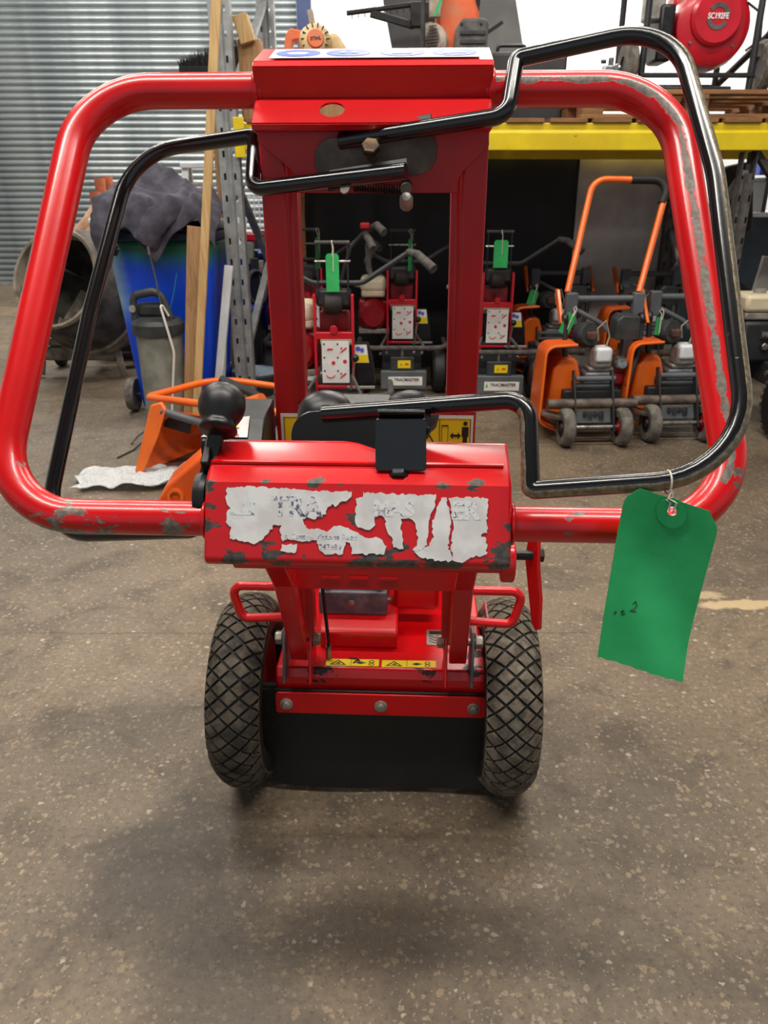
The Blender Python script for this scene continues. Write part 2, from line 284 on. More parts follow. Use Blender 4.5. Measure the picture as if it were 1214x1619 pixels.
# ------------------------------------------------------------------ mesh helpers
class M:
    def __init__(self): self.v = []; self.f = []; self.att = {}
    def add(self, vs, fs):
        o = len(self.v); self.v += [tuple(p) for p in vs]; self.f += [tuple(i + o for i in f) for f in fs]; return self
    def box(self, c, s, rot=None):
        x, y, z = s[0]/2, s[1]/2, s[2]/2
        vs = [Vector(p) for p in ((-x,-y,-z),(x,-y,-z),(x,y,-z),(-x,y,-z),(-x,-y,z),(x,-y,z),(x,y,z),(-x,y,z))]
        if rot is not None:
            R = rot if isinstance(rot, Matrix) else Euler(rot).to_matrix()
            vs = [R @ p for p in vs]
        c = Vector(c); self.add([p + c for p in vs], [(0,3,2,1),(4,5,6,7),(0,1,5,4),(1,2,6,5),(2,3,7,6),(3,0,4,7)]); return self
    def bar(self, p0, p1, w, h, up=(0, 0, 1)):
        p0, p1 = Vector(p0), Vector(p1); d = p1 - p0; L = d.length; d.normalize(); up = Vector(up)
        if abs(d.dot(up)) > .98: up = Vector((0, 1, 0))
        s = d.cross(up).normalized(); u = s.cross(d)
        self.box((p0 + p1)/2, (L, w, h), Matrix((d, s, u)).transposed()); return self
    def tube(self, path, r, n=12, ref=None, caps=True, closed=False, attr=False):
        P = [Vector(p) for p in path]; k = len(P)
        rs = r if isinstance(r, (list, tuple)) else [r]*k
        T = []
        for i in range(k):
            a = P[(i-1) % k] if (closed or i > 0) else P[0]; b_ = P[(i+1) % k] if (closed or i < k-1) else P[-1]
            T.append((b_ - a).normalized())
        N = Vector(ref) if ref else (Vector((0, 0, 1)) if abs(T[0].z) < .9 else Vector((0, 1, 0)))
        N = (N - T[0]*N.dot(T[0])).normalized(); o = len(self.v); s = 0
        for i in range(k):
            if i: s += (P[i] - P[i-1]).length
            N = (N - T[i]*N.dot(T[i])).normalized(); B = T[i].cross(N)
            for j in range(n):
                a = 2*PI*j/n
                if attr: self.att[len(self.v)] = (s, math.cos(a), math.sin(a))
                self.v.append(tuple(P[i] + (N*math.cos(a) + B*math.sin(a))*rs[i]))
        m_ = k if closed else k - 1
        for i in range(m_):
            for j in range(n):
                i2 = (i+1) % k; j2 = (j+1) % n
                self.f.append((o+i*n+j, o+i*n+j2, o+i2*n+j2, o+i2*n+j))
        if caps and not closed:
            self.f.append(tuple(o + j for j in reversed(range(n)))); self.f.append(tuple(o + (k-1)*n + j for j in range(n)))
        return self
    def cyl(self, p0, p1, r, n=16): return self.tube([p0, p1], r, n)
    def lathe(self, prof, org=(0,0,0), axis=(0,0,1), n=24, a0=0, a1=2*PI, sx=1.0):
        ax = Vector(axis).normalized(); X = ax.orthogonal().normalized()
        if abs(ax.z) > .99: X = Vector((1, 0, 0))
        Y = ax.cross(X); org = Vector(org); o = len(self.v); full = abs(a1 - a0 - 2*PI) < 1e-6; m_ = n if full else n + 1
        for (r, z) in prof:
            for j in range(m_):
                a = a0 + (a1 - a0)*j/n
                self.v.append(tuple(org + ax*z + (X*math.cos(a)*sx + Y*math.sin(a))*max(r, 1e-5)))
        for i in range(len(prof) - 1):
            for j in range(n):
                j2 = (j+1) % m_
                self.f.append((o+i*m_+j, o+i*m_+j2, o+(i+1)*m_+j2, o+(i+1)*m_+j))
        return self
    def prism(self, poly, org, U, V, th):
        """polygon (a,b) in plane U,V extruded th along U x V"""
        U, V, org = Vector(U), Vector(V), Vector(org); N = U.cross(V).normalized(); k = len(poly)
        a = [org + U*p[0] + V*p[1] for p in poly]; b_ = [p + N*th for p in a]
        self.add(a + b_, [tuple(reversed(range(k))), tuple(range(k, 2*k))] + [(i, (i+1) % k, (i+1) % k + k, i + k) for i in range(k)]); return self
    def grid(self, fn, nu, nv):
        o = len(self.v)
        for i in range(nu + 1):
            for j in range(nv + 1): self.v.append(tuple(fn(i/nu, j/nv)))
        for i in range(nu):
            for j in range(nv):
                a = o + i*(nv+1) + j; self.f.append((a, a+1, a+nv+2, a+nv+1))
        return self
    def ball(self, c, r, n=12, sc3=(1, 1, 1)):
        o = len(self.v); m_ = n//2
        for i in range(m_ + 1):
            t = PI*i/m_
            for j in range(n):
                a = 2*PI*j/n; self.v.append((c[0]+r*sc3[0]*math.sin(t)*math.cos(a), c[1]+r*sc3[1]*math.sin(t)*math.sin(a), c[2]+r*sc3[2]*math.cos(t)))
        for i in range(m_):
            for j in range(n): self.f.append((o+i*n+j, o+(i+1)*n+j, o+(i+1)*n+(j+1) % n, o+i*n+(j+1) % n))
        return self
    def mesh(self, name, mat, smooth=True, ang=32):
        me = bpy.data.meshes.new(name); me.from_pydata(self.v, [], self.f); me.validate()
        bm = bmesh.new(); bm.from_mesh(me); bmesh.ops.recalc_face_normals(bm, faces=bm.faces); bm.to_mesh(me); bm.free()
        if self.att:
            a = me.attributes.new('tube', 'FLOAT_VECTOR', 'POINT')
            for i, val in self.att.items(): a.data[i].vector = val
        if smooth:
            me.polygons.foreach_set('use_smooth', [True]*len(me.polygons)); me.set_sharp_from_angle(angle=math.radians(ang))
        me.materials.append(MATS[mat]); return me
    def build(self, name, mat, parent=None, bev=0, solid=0, seg=2, ang=32):
        o = bpy.data.objects.new(name, self.mesh(name, mat, ang=ang)); C.objects.link(o); o.parent = parent
        if solid:
            md = o.modifiers.new('solid', 'SOLIDIFY'); md.thickness = solid; md.offset = 0
            if ang < 170:
                es = o.modifiers.new('split', 'EDGE_SPLIT'); es.split_angle = math.radians(35)
        if bev:
            md = o.modifiers.new('bevel', 'BEVEL'); md.width = bev; md.segments = seg; md.limit_method = 'ANGLE'; md.angle_limit = math.radians(40)
            md.harden_normals = False
        return o
def tag(o, label, cat, group=None):
    o['label'] = label; o['category'] = cat
    if group: o['group'] = group
    return o
def thing(name, label, cat, loc=(0, 0, 0), rz=0, group=None, rot=None):
    o = bpy.data.objects.new(name, None); C.objects.link(o); o.empty_display_size = .1
    o.location = loc; o.rotation_euler = rot if rot else (0, 0, rz); return tag(o, label, cat, group)
def struct(o): o['kind'] = 'structure'; return o
def copy_tree(o, parent=None):
    c = o.copy(); C.objects.link(c); c.parent = parent
    for ch in [x for x in o.children]: copy_tree(ch, c)
    return c
def fillet(pts, rad, seg=8):
    P = [Vector(p) for p in pts]; rad = rad if isinstance(rad, (list, tuple)) else [rad]*len(P); out = [P[0]]
    for i in range(1, len(P) - 1):
        a = (P[i-1] - P[i]); b_ = (P[i+1] - P[i]); la, lb = a.length, b_.length; a.normalize(); b_.normalize()
        ang = a.angle(b_); r = rad[i]; t = min(r/math.tan(ang/2), la*.49, lb*.49); r = t*math.tan(ang/2)
        if t < 1e-4 or ang > 3.1: out.append(P[i]); continue
        cen = P[i] + (a + b_).normalized()*(r/math.sin(ang/2)); s, e = P[i] + a*t - cen, P[i] + b_*t - cen
        tot = s.angle(e); ax = s.cross(e).normalized()
        for k in range(seg + 1): out.append(cen + Matrix.Rotation(tot*k/seg, 3, ax) @ s)
    out.append(P[-1]); return out
def dense(path, step):
    out = []
    for a, b_ in zip(path[:-1], path[1:]):
        k = max(1, int((b_ - a).length/step))
        out += [a.lerp(b_, i/k) for i in range(k)]
    return out + [path[-1]]
def rrect(w_, h_, r, seg=5, cx=0, cy=0):
    out = []
    for (sx, sy, a0) in ((1, 1, 0), (-1, 1, PI/2), (-1, -1, PI), (1, -1, 1.5*PI)):
        for k in range(seg + 1):
            a = a0 + PI/2*k/seg; out.append((cx + sx*(w_/2 - r) + r*math.cos(a), cy + sy*(h_/2 - r) + r*math.sin(a)))
    return out
def oval(rx, ry, n=24, cx=0, cy=0): return [(cx + rx*math.cos(2*PI*k/n), cy + ry*math.sin(2*PI*k/n)) for k in range(n)]
def ragged(poly, amp, step, seed=0):
    rnd = random.Random(seed); out = []; k = len(poly)
    for i in range(k):
        a, b_ = poly[i], poly[(i+1) % k]; L = math.hypot(b_[0]-a[0], b_[1]-a[1]); n = max(1, int(L/step))
        for j in range(n):
            t = j/n; out.append((a[0]+(b_[0]-a[0])*t + rnd.uniform(-amp, amp), a[1]+(b_[1]-a[1])*t + rnd.uniform(-amp, amp)))
    return out
def text(body, size, mat, parent, org, U, V, name='lettering', ext=.0004, offset=0, align='CENTER', squash=1.0):
    cu = bpy.data.curves.new(name, 'FONT'); cu.body = body; cu.size = size; cu.extrude = ext; cu.offset = offset; cu.align_x = align; cu.align_y = 'CENTER'
    t = bpy.data.objects.new('tmp', cu); C.objects.link(t); dg = bpy.context.evaluated_depsgraph_get()
    me = bpy.data.meshes.new_from_object(t.evaluated_get(dg)); bpy.data.objects.remove(t); bpy.data.curves.remove(cu)
    U, V = Vector(U).normalized(), Vector(V).normalized(); N = U.cross(V)
    R = Matrix((U*squash, V, N)).transposed().to_4x4(); R.translation = Vector(org); me.transform(R)
    me.name = name; me.materials.clear(); me.materials.append(MATS[mat])
    o = bpy.data.objects.new(name, me); C.objects.link(o); o.parent = parent; return o
def hexbolt(mb, p, axis, r, h, washer=0):
    p = Vector(p); ax = Vector(axis).normalized()
    if washer: mb.lathe([(0, 0), (washer, 0), (washer, .002), (0, .002)], p, ax, 20); p = p + ax*.002
    mb.lathe([(0, 0), (r, 0), (r, h*.85), (r*.85, h), (0, h)], p, ax, 6); return mb

# ------------------------------------------------------------------ the setting
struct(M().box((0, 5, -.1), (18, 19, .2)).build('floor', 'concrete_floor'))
WY = 11.25
wb = struct(M().box((3.55, WY + .1, 2.5), (9.0, .2, 5.0)).box((-5, WY + .1, 4.55), (8.1, .2, .9)).box((-8.0, WY + .1, 2.5), (2.0, .2, 5.0)).build('wall_back', 'white_wall'))
struct(M().box((-9.1, 5, 2.5), (.2, 18.9, 5.0)).build('wall_left', 'white_wall'))
struct(M().box((8.1, 3.5, 2.5), (.2, 15.3, 5.0)).build('wall_right', 'white_wall'))
struct(M().box((-.5, 3.6, CEIL + .1), (17.2, 15.4, .2)).build('ceiling', 'ceiling_sheet'))
struct(M().box((-1.0, WY - .06, 2.05), (.17, .14, 4.1)).build('trim_1', 'blue_trim', bev=.006))
door = struct(M().box((-4.03, WY + .03, 4.14), (5.9, .16, .12)).build('door_1', 'galvanised'))
sl = M(); prof = []
for k in range(9):
    t = k/8; prof.append((-.022*math.sin(PI*t)**.8, .076*t))
prof += [(.006, .079)]
for x in (-6.95, -1.1): sl.v += [(x, p[0], p[1]) for p in prof]
kk = len(prof); sl.f += [(i, i+1, kk+i+1, kk+i) for i in range(kk-1)]
slme = sl.mesh('slat', 'shutter', ang=50)
for i in range(52):
    o = bpy.data.objects.new('slat', slme); C.objects.link(o); o.parent = door; o.location = (0, WY - .02, .03 + .079*i)
    o.rotation_euler = (math.radians(random.uniform(-1.0, 1.0)), 0, 0)
M().box((-4.03, WY - .03, .02), (5.85, .05, .04)).build('bottom_rail', 'galvanised', door)
LG = 'unseen ceiling battens of the workshop'
for (lx, ly, sx, sy, pw) in UNSEEN_LAMPS:
    t = thing('unseen_ceiling_lamp', 'long white batten lamp, unseen, under the workshop ceiling', 'lamp', (lx, ly, CEIL), 0, LG)
    M().box((0, 0, -.05), (sx, .14, .10)).box((0, 0, -.12), (sx, .2, .04)).build('unseen_lamp_housing', 'white_plastic', t, bev=.01)
    M().tube([(-sx/2, 0, -.20), (sx/2, 0, -.20)], .05, 12).build('unseen_lamp_diffuser', 'unseen_lamp_glow', t)
    for s in (-1, 1): M().box((s*(sx/2 - .02), 0, -.19), (.04, .12, .14)).build('unseen_lamp_end_cap', 'white_plastic', t)

# ------------------------------------------------------------------ the red stump grinder (local: x right, y forward, z up, origin under the axle)
SG = thing('stump_grinder', 'large red stump grinder with looped handle, black safety bail and peeling white sticker', 'stump grinder', (-.008, 1.364, 0), math.radians(-2.5))
A = Vector((0, -.525, .835)); E_ = Vector((0, .599, .801)).normalized(); NN = Vector((0, -E_.z, E_.y))
KB = math.atan(.27)
def hp(u, w_, k=0.0, t=0.0):
    return A + Vector((u*math.cos(k), 0, 0)) + NN*(u*math.sin(k) + t) + E_*w_
# handle bars
for s in (-1, 1):
    c = fillet([hp(s*.178, 0), hp(s*.452, 0), hp(s*.412, .622), hp(s*.155, .622)], [0, .098, .105, 0], 14)
    c = dense(c, .02)
    rr = [.0232 - .0018*(1 - (p - A).dot(E_)/.622) for p in c]
    mb = M().tube(c, rr, 24, ref=NN, attr=True)
    mb.build('handle_bar', 'red_tube' if s > 0 else 'red_tube_plain', SG, ang=60)
    # weld collars at the box cheeks
    M().tube([hp(s*.181, 0), hp(s*.186, 0)], .0265, 20).tube([hp(s*.160, .622), hp(s*.168, .622)], .0265, 20).build('weld_collar', 'red_paint', SG, bev=.002)
# --- upper box: folded sheet with oval hole
HW = .163
fold = [(-.095, 1.391), (-.176, 1.365), (-.183, 1.358), (-.170, 1.322), (-.212, 1.287), (-.206, 1.281), (-.172, 1.279)]
tb = M()
for i in range(len(fold) - 1):
    (y0, z0), (y1, z1) = fold[i], fold[i+1]
    if i == 3:   # ledge with the hole
        n = 40; oc = Vector((-.055, (y0+y1)/2, (z0+z1)/2)); vv = Vector((0, y0-y1, z0-z1)); hl_ = vv.length/2; vv.normalize()
        outer = []; inner = []
        for k in range(n):
            a = 2*PI*k/n; ca, sa = math.cos(a), math.sin(a); q = hl_/max(abs(ca), abs(sa))
            inner.append(oc + Vector((.0175*ca, 0, 0)) + vv*(.0155*sa)); outer.append(oc + Vector((q*ca, 0, 0)) + vv*(q*sa))
        tb.add(outer + inner, [(k, (k+1) % n, (k+1) % n + n, k + n) for k in range(n)])
        for xa, xb in ((-HW, oc.x - hl_), (oc.x + hl_, HW)): tb.add([(xa, y0, z0), (xb, y0, z0), (xb, y1, z1), (xa, y1, z1)], [(0, 1, 2, 3)])
    else:
        tb.add([(-HW, y0, z0), (HW, y0, z0), (HW, y1, z1), (-HW, y1, z1)], [(0, 1, 2, 3)])
ub = tb.build('upper_box', 'red_paint', SG, solid=.003, bev=0, ang=8)
prof = fold + [(-.098, 1.279)]
for s in (-1, 1):
    M().prism([(p[0], p[1]) for p in prof], (s*HW - (.0015), 0, 0), (0, 1, 0), (0, 0, 1), .003).build('cheek', 'red_paint', SG, bev=.0015)
# sticker along the top face: white strip with blue pictogram discs
fy = Vector((0, .081, .026)).normalized(); fz = Vector((0, -fy.z, fy.y))
so = Vector((0, -.176, 1.365)) + fz*.0035
st = M().prism([(-.142, .004), (.146, .004), (.146, .066), (-.142, .066)], so, (1, 0, 0), fy, .0006).build('pictogram_strip', 'print_white', SG)
for cx in (-.105, -.035, .040, .112):
    M().prism(oval(.031, .024, 28, cx, .034), so + fz*.0008, (1, 0, 0), fy, .0005).build('pictogram', 'print_blue', st)
    pm = M()
    if cx < -.1: pm.prism([(-.016 + cx, .03), (-.010 + cx, .022), (.010 + cx, .022), (.016 + cx, .03), (.010 + cx, .036), (-.010 + cx, .036)], so + fz*.0014, (1, 0, 0), fy, .0004)
    elif cx < 0: pm.prism(oval(.005, .005, 12, cx - .008, .036), so + fz*.0014, (1, 0, 0), fy, .0004).prism(oval(.005, .005, 12, cx + .008, .036), so + fz*.0014, (1, 0, 0), fy, .0004)
    elif cx < .1: pm.prism([(cx - .014, .024), (cx + .012, .024), (cx + .014, .036), (cx + .004, .046), (cx - .006, .042)], so + fz*.0014, (1, 0, 0), fy, .0004)
    else: pm.prism([(cx - .016, .024), (cx + .016, .026), (cx + .014, .034), (cx, .036), (cx - .002, .046), (cx - .014, .046)], so + fz*.0014, (1, 0, 0), fy, .0004)
    pm.build('pictogram_figure', 'print_white', st)
# --- columns and the shaped panel between them
def colp(x, z, off=0): return Vector((x, -.169 + (1.204 - z)*.0797 - off, z))
for s in (-1, 1):
    a, b_ = colp(s*.140, 1.285), colp(s*.144, .52)
    m1 = M(); vs = []
    for z, xo, xi in ((1.283, .163, .112), (.876, .166, .117), (.40, .170, .124)):
        y = colp(0, z).y
        vs += [(s*xo, y, z), (s*(xi+.016), y, z), (s*(xi+.010), y + .010, z), (s*xi, y + .010, z), (s*xi, y + .048, z), (s*xo, y + .048, z)]
    fs = []
    for r in range(2):
        for k in range(6): fs.append((r*6+k, r*6+(k+1) % 6, (r+1)*6+(k+1) % 6, (r+1)*6+k))
    fs += [(0, 1, 2, 3, 4, 5), (12, 13, 14, 15, 16, 17)]
    m1.add(vs, fs); m1.build('column', 'red_flat', SG, bev=.003)
pp = [(-.161, 1.284), (.161, 1.284), (.163, 1.262), (.150, 1.248), (.128, 1.228), (.122, 1.218), (.122, 1.200), (-.112, 1.200), (-.112, 1.222), (-.120, 1.232), (-.150, 1.256), (-.163, 1.268)]
M().prism([(x, (1.284 - z)) for x, z in pp], colp(0, 1.284, .004), (1, 0, 0), Vector((0, .0797, -1)).normalized(), -.003).build('pivot_panel', 'red_flat', SG, bev=.001)
# stadium plate, pivot bolt, spring
vpl = Vector((0, -.0797, 1)).normalized(); npl = Vector((1, 0, 0)).cross(vpl)
M().prism(rrect(.172, .056, .024, 6), colp(.004, 1.248, .0095), Vector((1, 0, .07)).normalized(), vpl, .004).build('pivot_plate', 'worn_plate', SG, bev=.001)
M().cyl(colp(0, 1.248, .006), hp(0, .515, 0, .012), .0095, 16).build('pivot_pin', 'steel', SG)
hexbolt(M(), hp(0, .515, 0, .012), NN, .0135, .009).build('pivot_bolt', 'brass_bolt', SG, bev=.001)
sp = [Vector((-.028 + .078*k/160, -.196, 1.208 - .005*k/160)) + Vector((0, math.cos(k*.82), math.sin(k*.82)))*.0062 for k in range(161)]
M().tube(sp, .0012, 5).tube([Vector((-.028, -.196, 1.208)), Vector((-.036, -.200, 1.212)), Vector((-.040, -.204, 1.219))], .0014, 6).build('return_spring', 'spring_rust', SG)
sb_ = M().cyl((.048, -.165, 1.212), (.048, -.206, 1.205), .0085, 14).build('spring_stop', 'worn_plate', SG, bev=.001)
M().lathe([(0, .012), (.006, .011), (.0095, .005), (.0095, -.012), (.007, -.014), (0, -.014)], (.0485, -.208, 1.190), (0, -.5, .3), 16).build('stop_nut', 'alloy', SG)
# --- black safety bail: one rigid loop on two pivots, rolled about the handle's long axis
BR = .0108
Rp = [hp(-.047, .548, KB), hp(.186, .536, KB), hp(.199, .622, KB), hp(.395, .622, KB), hp(.427, .400, KB), hp(.435, .030, KB), hp(.206, .027, KB), hp(.205, .138, KB), hp(-.052, .143, KB)]
Lp = [hp(.050, .480, KB), hp(-.179, .497, KB), hp(-.181, .588, KB), hp(-.392, .603, KB), hp(-.432, .340, KB), hp(-.462, .000, KB), hp(-.22, -.002, KB), hp(-.20, .06, KB), hp(.03, .07, KB)]
nB = NN*math.cos(KB) + Vector((-math.sin(KB), 0, 0))
bl = M().tube(dense(fillet(Rp, [0, .022, .010, .085, .3, .095, .006, .028, 0], 10), .02), BR, 16, ref=nB, attr=True).build('safety_bail', 'black_bail_worn', SG, ang=60)
M().tube(dense(fillet(Lp, [0, .020, .010, .085, .3, .07, .02, .028, 0], 10), .02), BR, 16, ref=nB, attr=True).build('safety_bail', 'black_bail', SG, ang=60)
bx = Vector((math.cos(KB), 0, 0)) + NN*math.sin(KB); be = E_
def bplate(name, poly, w0, th, lift, mat='black_bail', bev=.0015):
    o = M().prism(poly, hp(0, w0, 0, lift), bx, be, th).build(name, mat, SG, bev=bev); return o
bplate('upper_bail_plate', [(-.05, .016), (.085, .006), (.085, .030), (-.05, .038)], .532, .004, -.002, 'dark_frame')
bplate('upper_bail_plate', [(-.062, -.026), (.052, -.022), (.052, .004), (-.062, .008)], .502, .004, -.010, 'dark_frame')
M().prism(oval(.007, .009, 16, -.036, -.038), hp(0, .510, 0, -.004), bx, be, .003).build('spring_lug', 'worn_plate', SG)
# lower pivot: wide dark plate under the bar, square bracket hanging in front, big bolt behind
lpv = hp(0, .105)
M().prism([(x, y) for x, y in rrect(.185, .060, .028, 6, -.002, 0)], hp(0, .118, 0, -.004), bx, be, .005).build('lower_bail_plate', 'black_bail', SG, bev=.0015)
M().prism(rrect(.060, .062, .004, 3), Vector((.050, -.503, .925)), Vector((1, 0, .02)).normalized(), Vector((-.02, .36, .93)).normalized(), .005).build('bail_bracket', 'black_bail', SG, bev=.001)
M().bar((.022, -.488, .953), (.078, -.488, .953), .03, .005, (0, .8, .6)).build('bracket_flange', 'black_bail', SG, bev=.001)
hexbolt(M(), (.048, -.512, .894), (0, -.6, -.6), .014, .010).build('bracket_bolt', 'black_plastic', SG, bev=.002)
M().lathe([(0, .026), (.012, .025), (.0145, .020), (.0145, 0), (0, 0)], (.000, -.432, .894), (0, -.35, .9), 20).build('pivot_bush', 'red_flat', SG)
for x, y in ((-.054, -.372), (.060, -.366)):
    M().lathe([(0, .062), (.012, .061), (.026, .055), (.035, .044), (.0385, .030), (.036, .016), (.026, .006), (.014, .0), (.012, -.03), (0, -.03)], (x, y, .895), (0, -.12, 1), 28).build('rubber_buffer', 'black_plastic', SG, ang=60)
M().box((.002, -.385, .868), (.24, .13, .008)).build('buffer_shelf', 'red_flat', SG, bev=.002)
# --- lower box with the peeling sticker
S1 = Vector((0, -.533, .884)); S2 = Vector((0, -.570, .796))
pf = [(-.533, .886), (-.569, .802), (-.566, .794), (-.556, .790), (-.455, .800), (-.440, .86), (-.452, .912), (-.462, .916), (-.512, .897)]
lb = M().prism(pf, (-.1805, 0, 0), (0, 1, 0), (0, 0, 1), .361).build('lower_box', 'red_sticker_box', SG, bev=.005, seg=3)
M().bar((-.178, -.505, .9015), (.172, -.505, .9015), .006, .003, (0, 0, 1)).build('seam', 'red_paint', SG)
fu = (S1 - S2).normalized(); fn = Vector((1, 0, 0)).cross(fu)
fc = Vector((0, -.551, .844)) + fn*.0012
def cr(poly):   # photo-crop coordinates of the torn sticker -> metres on the face
    return [((p[0] - 567)*.361/1130 - .001, -(p[1] - 214)*.0915/290) for p in poly]
frags = [
 [(90,90),(180,85),(255,88),(330,92),(420,97),(480,100),(548,97),(552,118),(510,140),(490,152),(480,145),(465,160),(455,180),(430,190),(420,205),(400,195),(370,205),(375,222),(395,240),(425,235),(460,245),(480,235),(500,225),(550,235),(590,260),(620,270),(650,265),(670,285),(680,300),(675,325),(610,330),(557,325),(545,290),(530,285),(525,330),(460,330),(430,310),(425,280),(395,285),(330,280),(300,285),(290,255),(292,225),(270,225),(240,260),(215,290),(190,300),(150,285),(100,280),(105,240),(88,220),(90,180),(105,165),(88,150)],
 [(300,300),(350,295),(353,325),(320,328),(295,320)],
 [(590,100),(700,103),(800,108),(858,105),(855,140),(840,170),(830,230),(830,280),(820,305),(790,320),(780,310),(795,280),(790,220),(760,190),(735,195),(730,230),(745,270),(740,310),(705,300),(705,270),(680,235),(672,190),(655,180),(635,195),(635,230),(615,240),(570,225),(565,190),(570,150),(565,125),(590,115)],
 [(880,115),(897,114),(905,160),(914,200),(908,260),(904,305),(914,306),(920,347),(905,350),(850,345),(790,330),(780,315),(830,300),(850,260),(845,220),(860,160)],
 [(905,113),(1045,112),(1045,240),(1020,250),(1045,262),(1045,325),(990,330),(960,350),(922,347),(918,300),(922,230),(916,180)]]
for i, fr in enumerate(frags):
    lbl = M().prism(ragged(cr(fr), .0013, .0028, i), fc, (1, 0, 0), fu, .0006).build('sticker', 'white_label', SG)
    if i == 0: lbl0 = lbl
    if i == 2: lbl2 = lbl
    if i == 4: lbl4 = lbl
ft = fc + fn*.0007
def cp(x, y): p = cr([(x, y)])[0]; return ft + Vector((p[0], 0, 0)) + fu*p[1]
text('TRA', .031, 'faded_print', lbl0, cp(350, 160), (1, 0, 0), fu, offset=.0011, ext=.0002)
text('MAS', .025, 'faded_print_light', lbl2, cp(705, 160), (1, 0, 0), fu, offset=.0010, ext=.0002)
text('ER', .028, 'faded_print_light', lbl4, cp(965, 165), (1, 0, 0), fu, offset=.0012, ext=.0002)
text('n Centre, Victoria Road', .0088, 'faded_print', lbl0, cp(440, 268), (1, 0, .0), fu, ext=.0002)
text('247689', .009, 'faded_print', lbl0, cp(475, 305), (1, 0, 0), fu, ext=.0002)
lg = M(); lq = cr([(105, 190), (105, 150), (150, 192), (150, 150), (195, 190), (195, 145)])
lg.prism([lq[0], lq[2], lq[1]], ft, (1, 0, 0), fu, .0002).prism([lq[2], lq[4], lq[3]], ft, (1, 0, 0), fu, .0002).prism([lq[4], (lq[4][0] - .004, lq[4][1]), (lq[5][0] - .006, lq[5][1]), lq[5]], ft, (1, 0, 0), fu, .0002)
lg.build('faded_logo', 'faded_green', lbl0)
# control lever with bell knob at the left cheek
lv = thing_lever = M().bar((-.1905, -.500, .868), (-.1745, -.475, .935), .018, .012, (0, -.9, .4)).bar((-.1745, -.475, .935), (-.171, -.462, .968), .014, .012, (0, -.9, .4)).build('control_lever', 'black_plastic', SG, bev=.002)
M().lathe([(0, .030), (.011, .029), (.021, .024), (.0275, .014), (.029, .003), (.0275, -.007), (.0245, -.014), (.0215, -.019), (.0205, -.022), (.0215, -.026), (.0235, -.031), (.022, -.033), (.006, -.034), (0, -.034)], (-.1705, -.466, .958), (.03, .70, .71), 28).build('lever_knob', 'black_plastic', SG, ang=60)
M().lathe([(0, -.006), (.030, -.006), (.032, 0), (.030, .008), (0, .008)], (-.190, -.505, .855), (-1, 0, 0), 28).build('lever_hub', 'black_plastic', SG)
M().box((-.186, -.475, .888), (.01, .05, .06), (.5, 0, 0)).build('lever_bracket', 'black_plastic', SG, bev=.002)
# black control box with a sticker beside the left column
cb = M().prism([(-.245, .800), (-.245, .842), (-.215, .872), (-.13, .884), (-.13, .800)], (-.268, 0, 0), (0, 1, 0), (0, 0, 1), .098).build('control_box', 'black_plastic', SG, bev=.003)
M().prism([(-.045, -.012), (.028, -.012), (.028, .026), (-.010, .020)], Vector((-.222, -.232, .858)), Vector((1, 0, .0)), Vector((0, .707, .707)), .0006).build('control_sticker', 'white_label', SG)
M().prism([(0, 0), (.010, 0), (.005, .009)], Vector((-.218, -.230, .862)), (1, 0, 0), Vector((0, .707, .707)), .001).build('sticker_triangle', 'yellow_label', SG)
text('stop . on', .010, 'print_red', cb, (-.225, -.2385, .8525), (1, 0, 0), Vector((0, .707, .707)), ext=.0009)
# --- plate with warning stickers between the columns
M().prism([(-.166, .53), (.166, .53), (.166, .876), (-.166, .876)], (0, -.139, 0), (1, 0, 0), (0, .0, 1), -.003).build('guard_plate', 'red_flat', SG, bev=.001)
wl = Vector((0, -.1435, 0)); UX, UZ = (1, 0, 0), (0, 0, 1)
wa = M().prism([(-.158, .795), (-.068, .795), (-.068, .862), (-.158, .862)], wl, UX, UZ, .0015).build('warning_sticker', 'card_white', SG)
M().prism([(-.153, .800), (-.072, .800), (-.072, .857), (-.153, .857)], wl + Vector((0, -.0016, 0)), UX, UZ, .0008).build('sticker_field', 'yellow_label', wa)
def ring(poly, t):
    cx = sum(p[0] for p in poly)/len(poly); cz = sum(p[1] for p in poly)/len(poly)
    inn = [(cx + (p[0]-cx)*t, cz + (p[1]-cz)*t) for p in poly]; return poly, inn
def outline(mb, poly, t, org, U, V, th):
    o_, i_ = ring(poly, t); k = len(o_)
    for q in range(k): mb.prism([o_[q], o_[(q+1) % k], i_[(q+1) % k], i_[q]], org, U, V, th)
pk = M(); wo = wl + Vector((0, -.0026, 0)); outline(pk, [(-.147, .803), (-.085, .803), (-.116, .853)], .80, wo, UX, UZ, .0004); pk.box((-.116, wl.y - .0028, .825), (.005, .0006, .018)); outline(pk, [(-.153, .800), (-.072, .800), (-.072, .857), (-.153, .857)], .97, wo, UX, UZ, .0003); pk.build('sticker_print', 'print_black', wa)
wb_ = M().prism([(.052, .795), (.162, .795), (.162, .862), (.052, .862)], wl, UX, UZ, .0015).build('warning_sticker', 'card_white', SG)
M().prism([(.056, .800), (.158, .800), (.158, .857), (.056, .857)], wl + Vector((0, -.0016, 0)), UX, UZ, .0008).build('sticker_field', 'yellow_label', wb_)
pk = M(); outline(pk, [(.056, .800), (.158, .800), (.158, .857), (.056, .857)], .975, wo, UX, UZ, .0003)
outline(pk, [(.110, .808), (.121, .808), (.121, .846), (.110, .846)], .90, wo, UX, UZ, .0004)
pk.prism([(.124, .828), (.129, .822), (.129, .826), (.137, .826), (.137, .822), (.142, .828), (.137, .834), (.137, .830), (.129, .830), (.129, .834)], wo, UX, UZ, .0004)
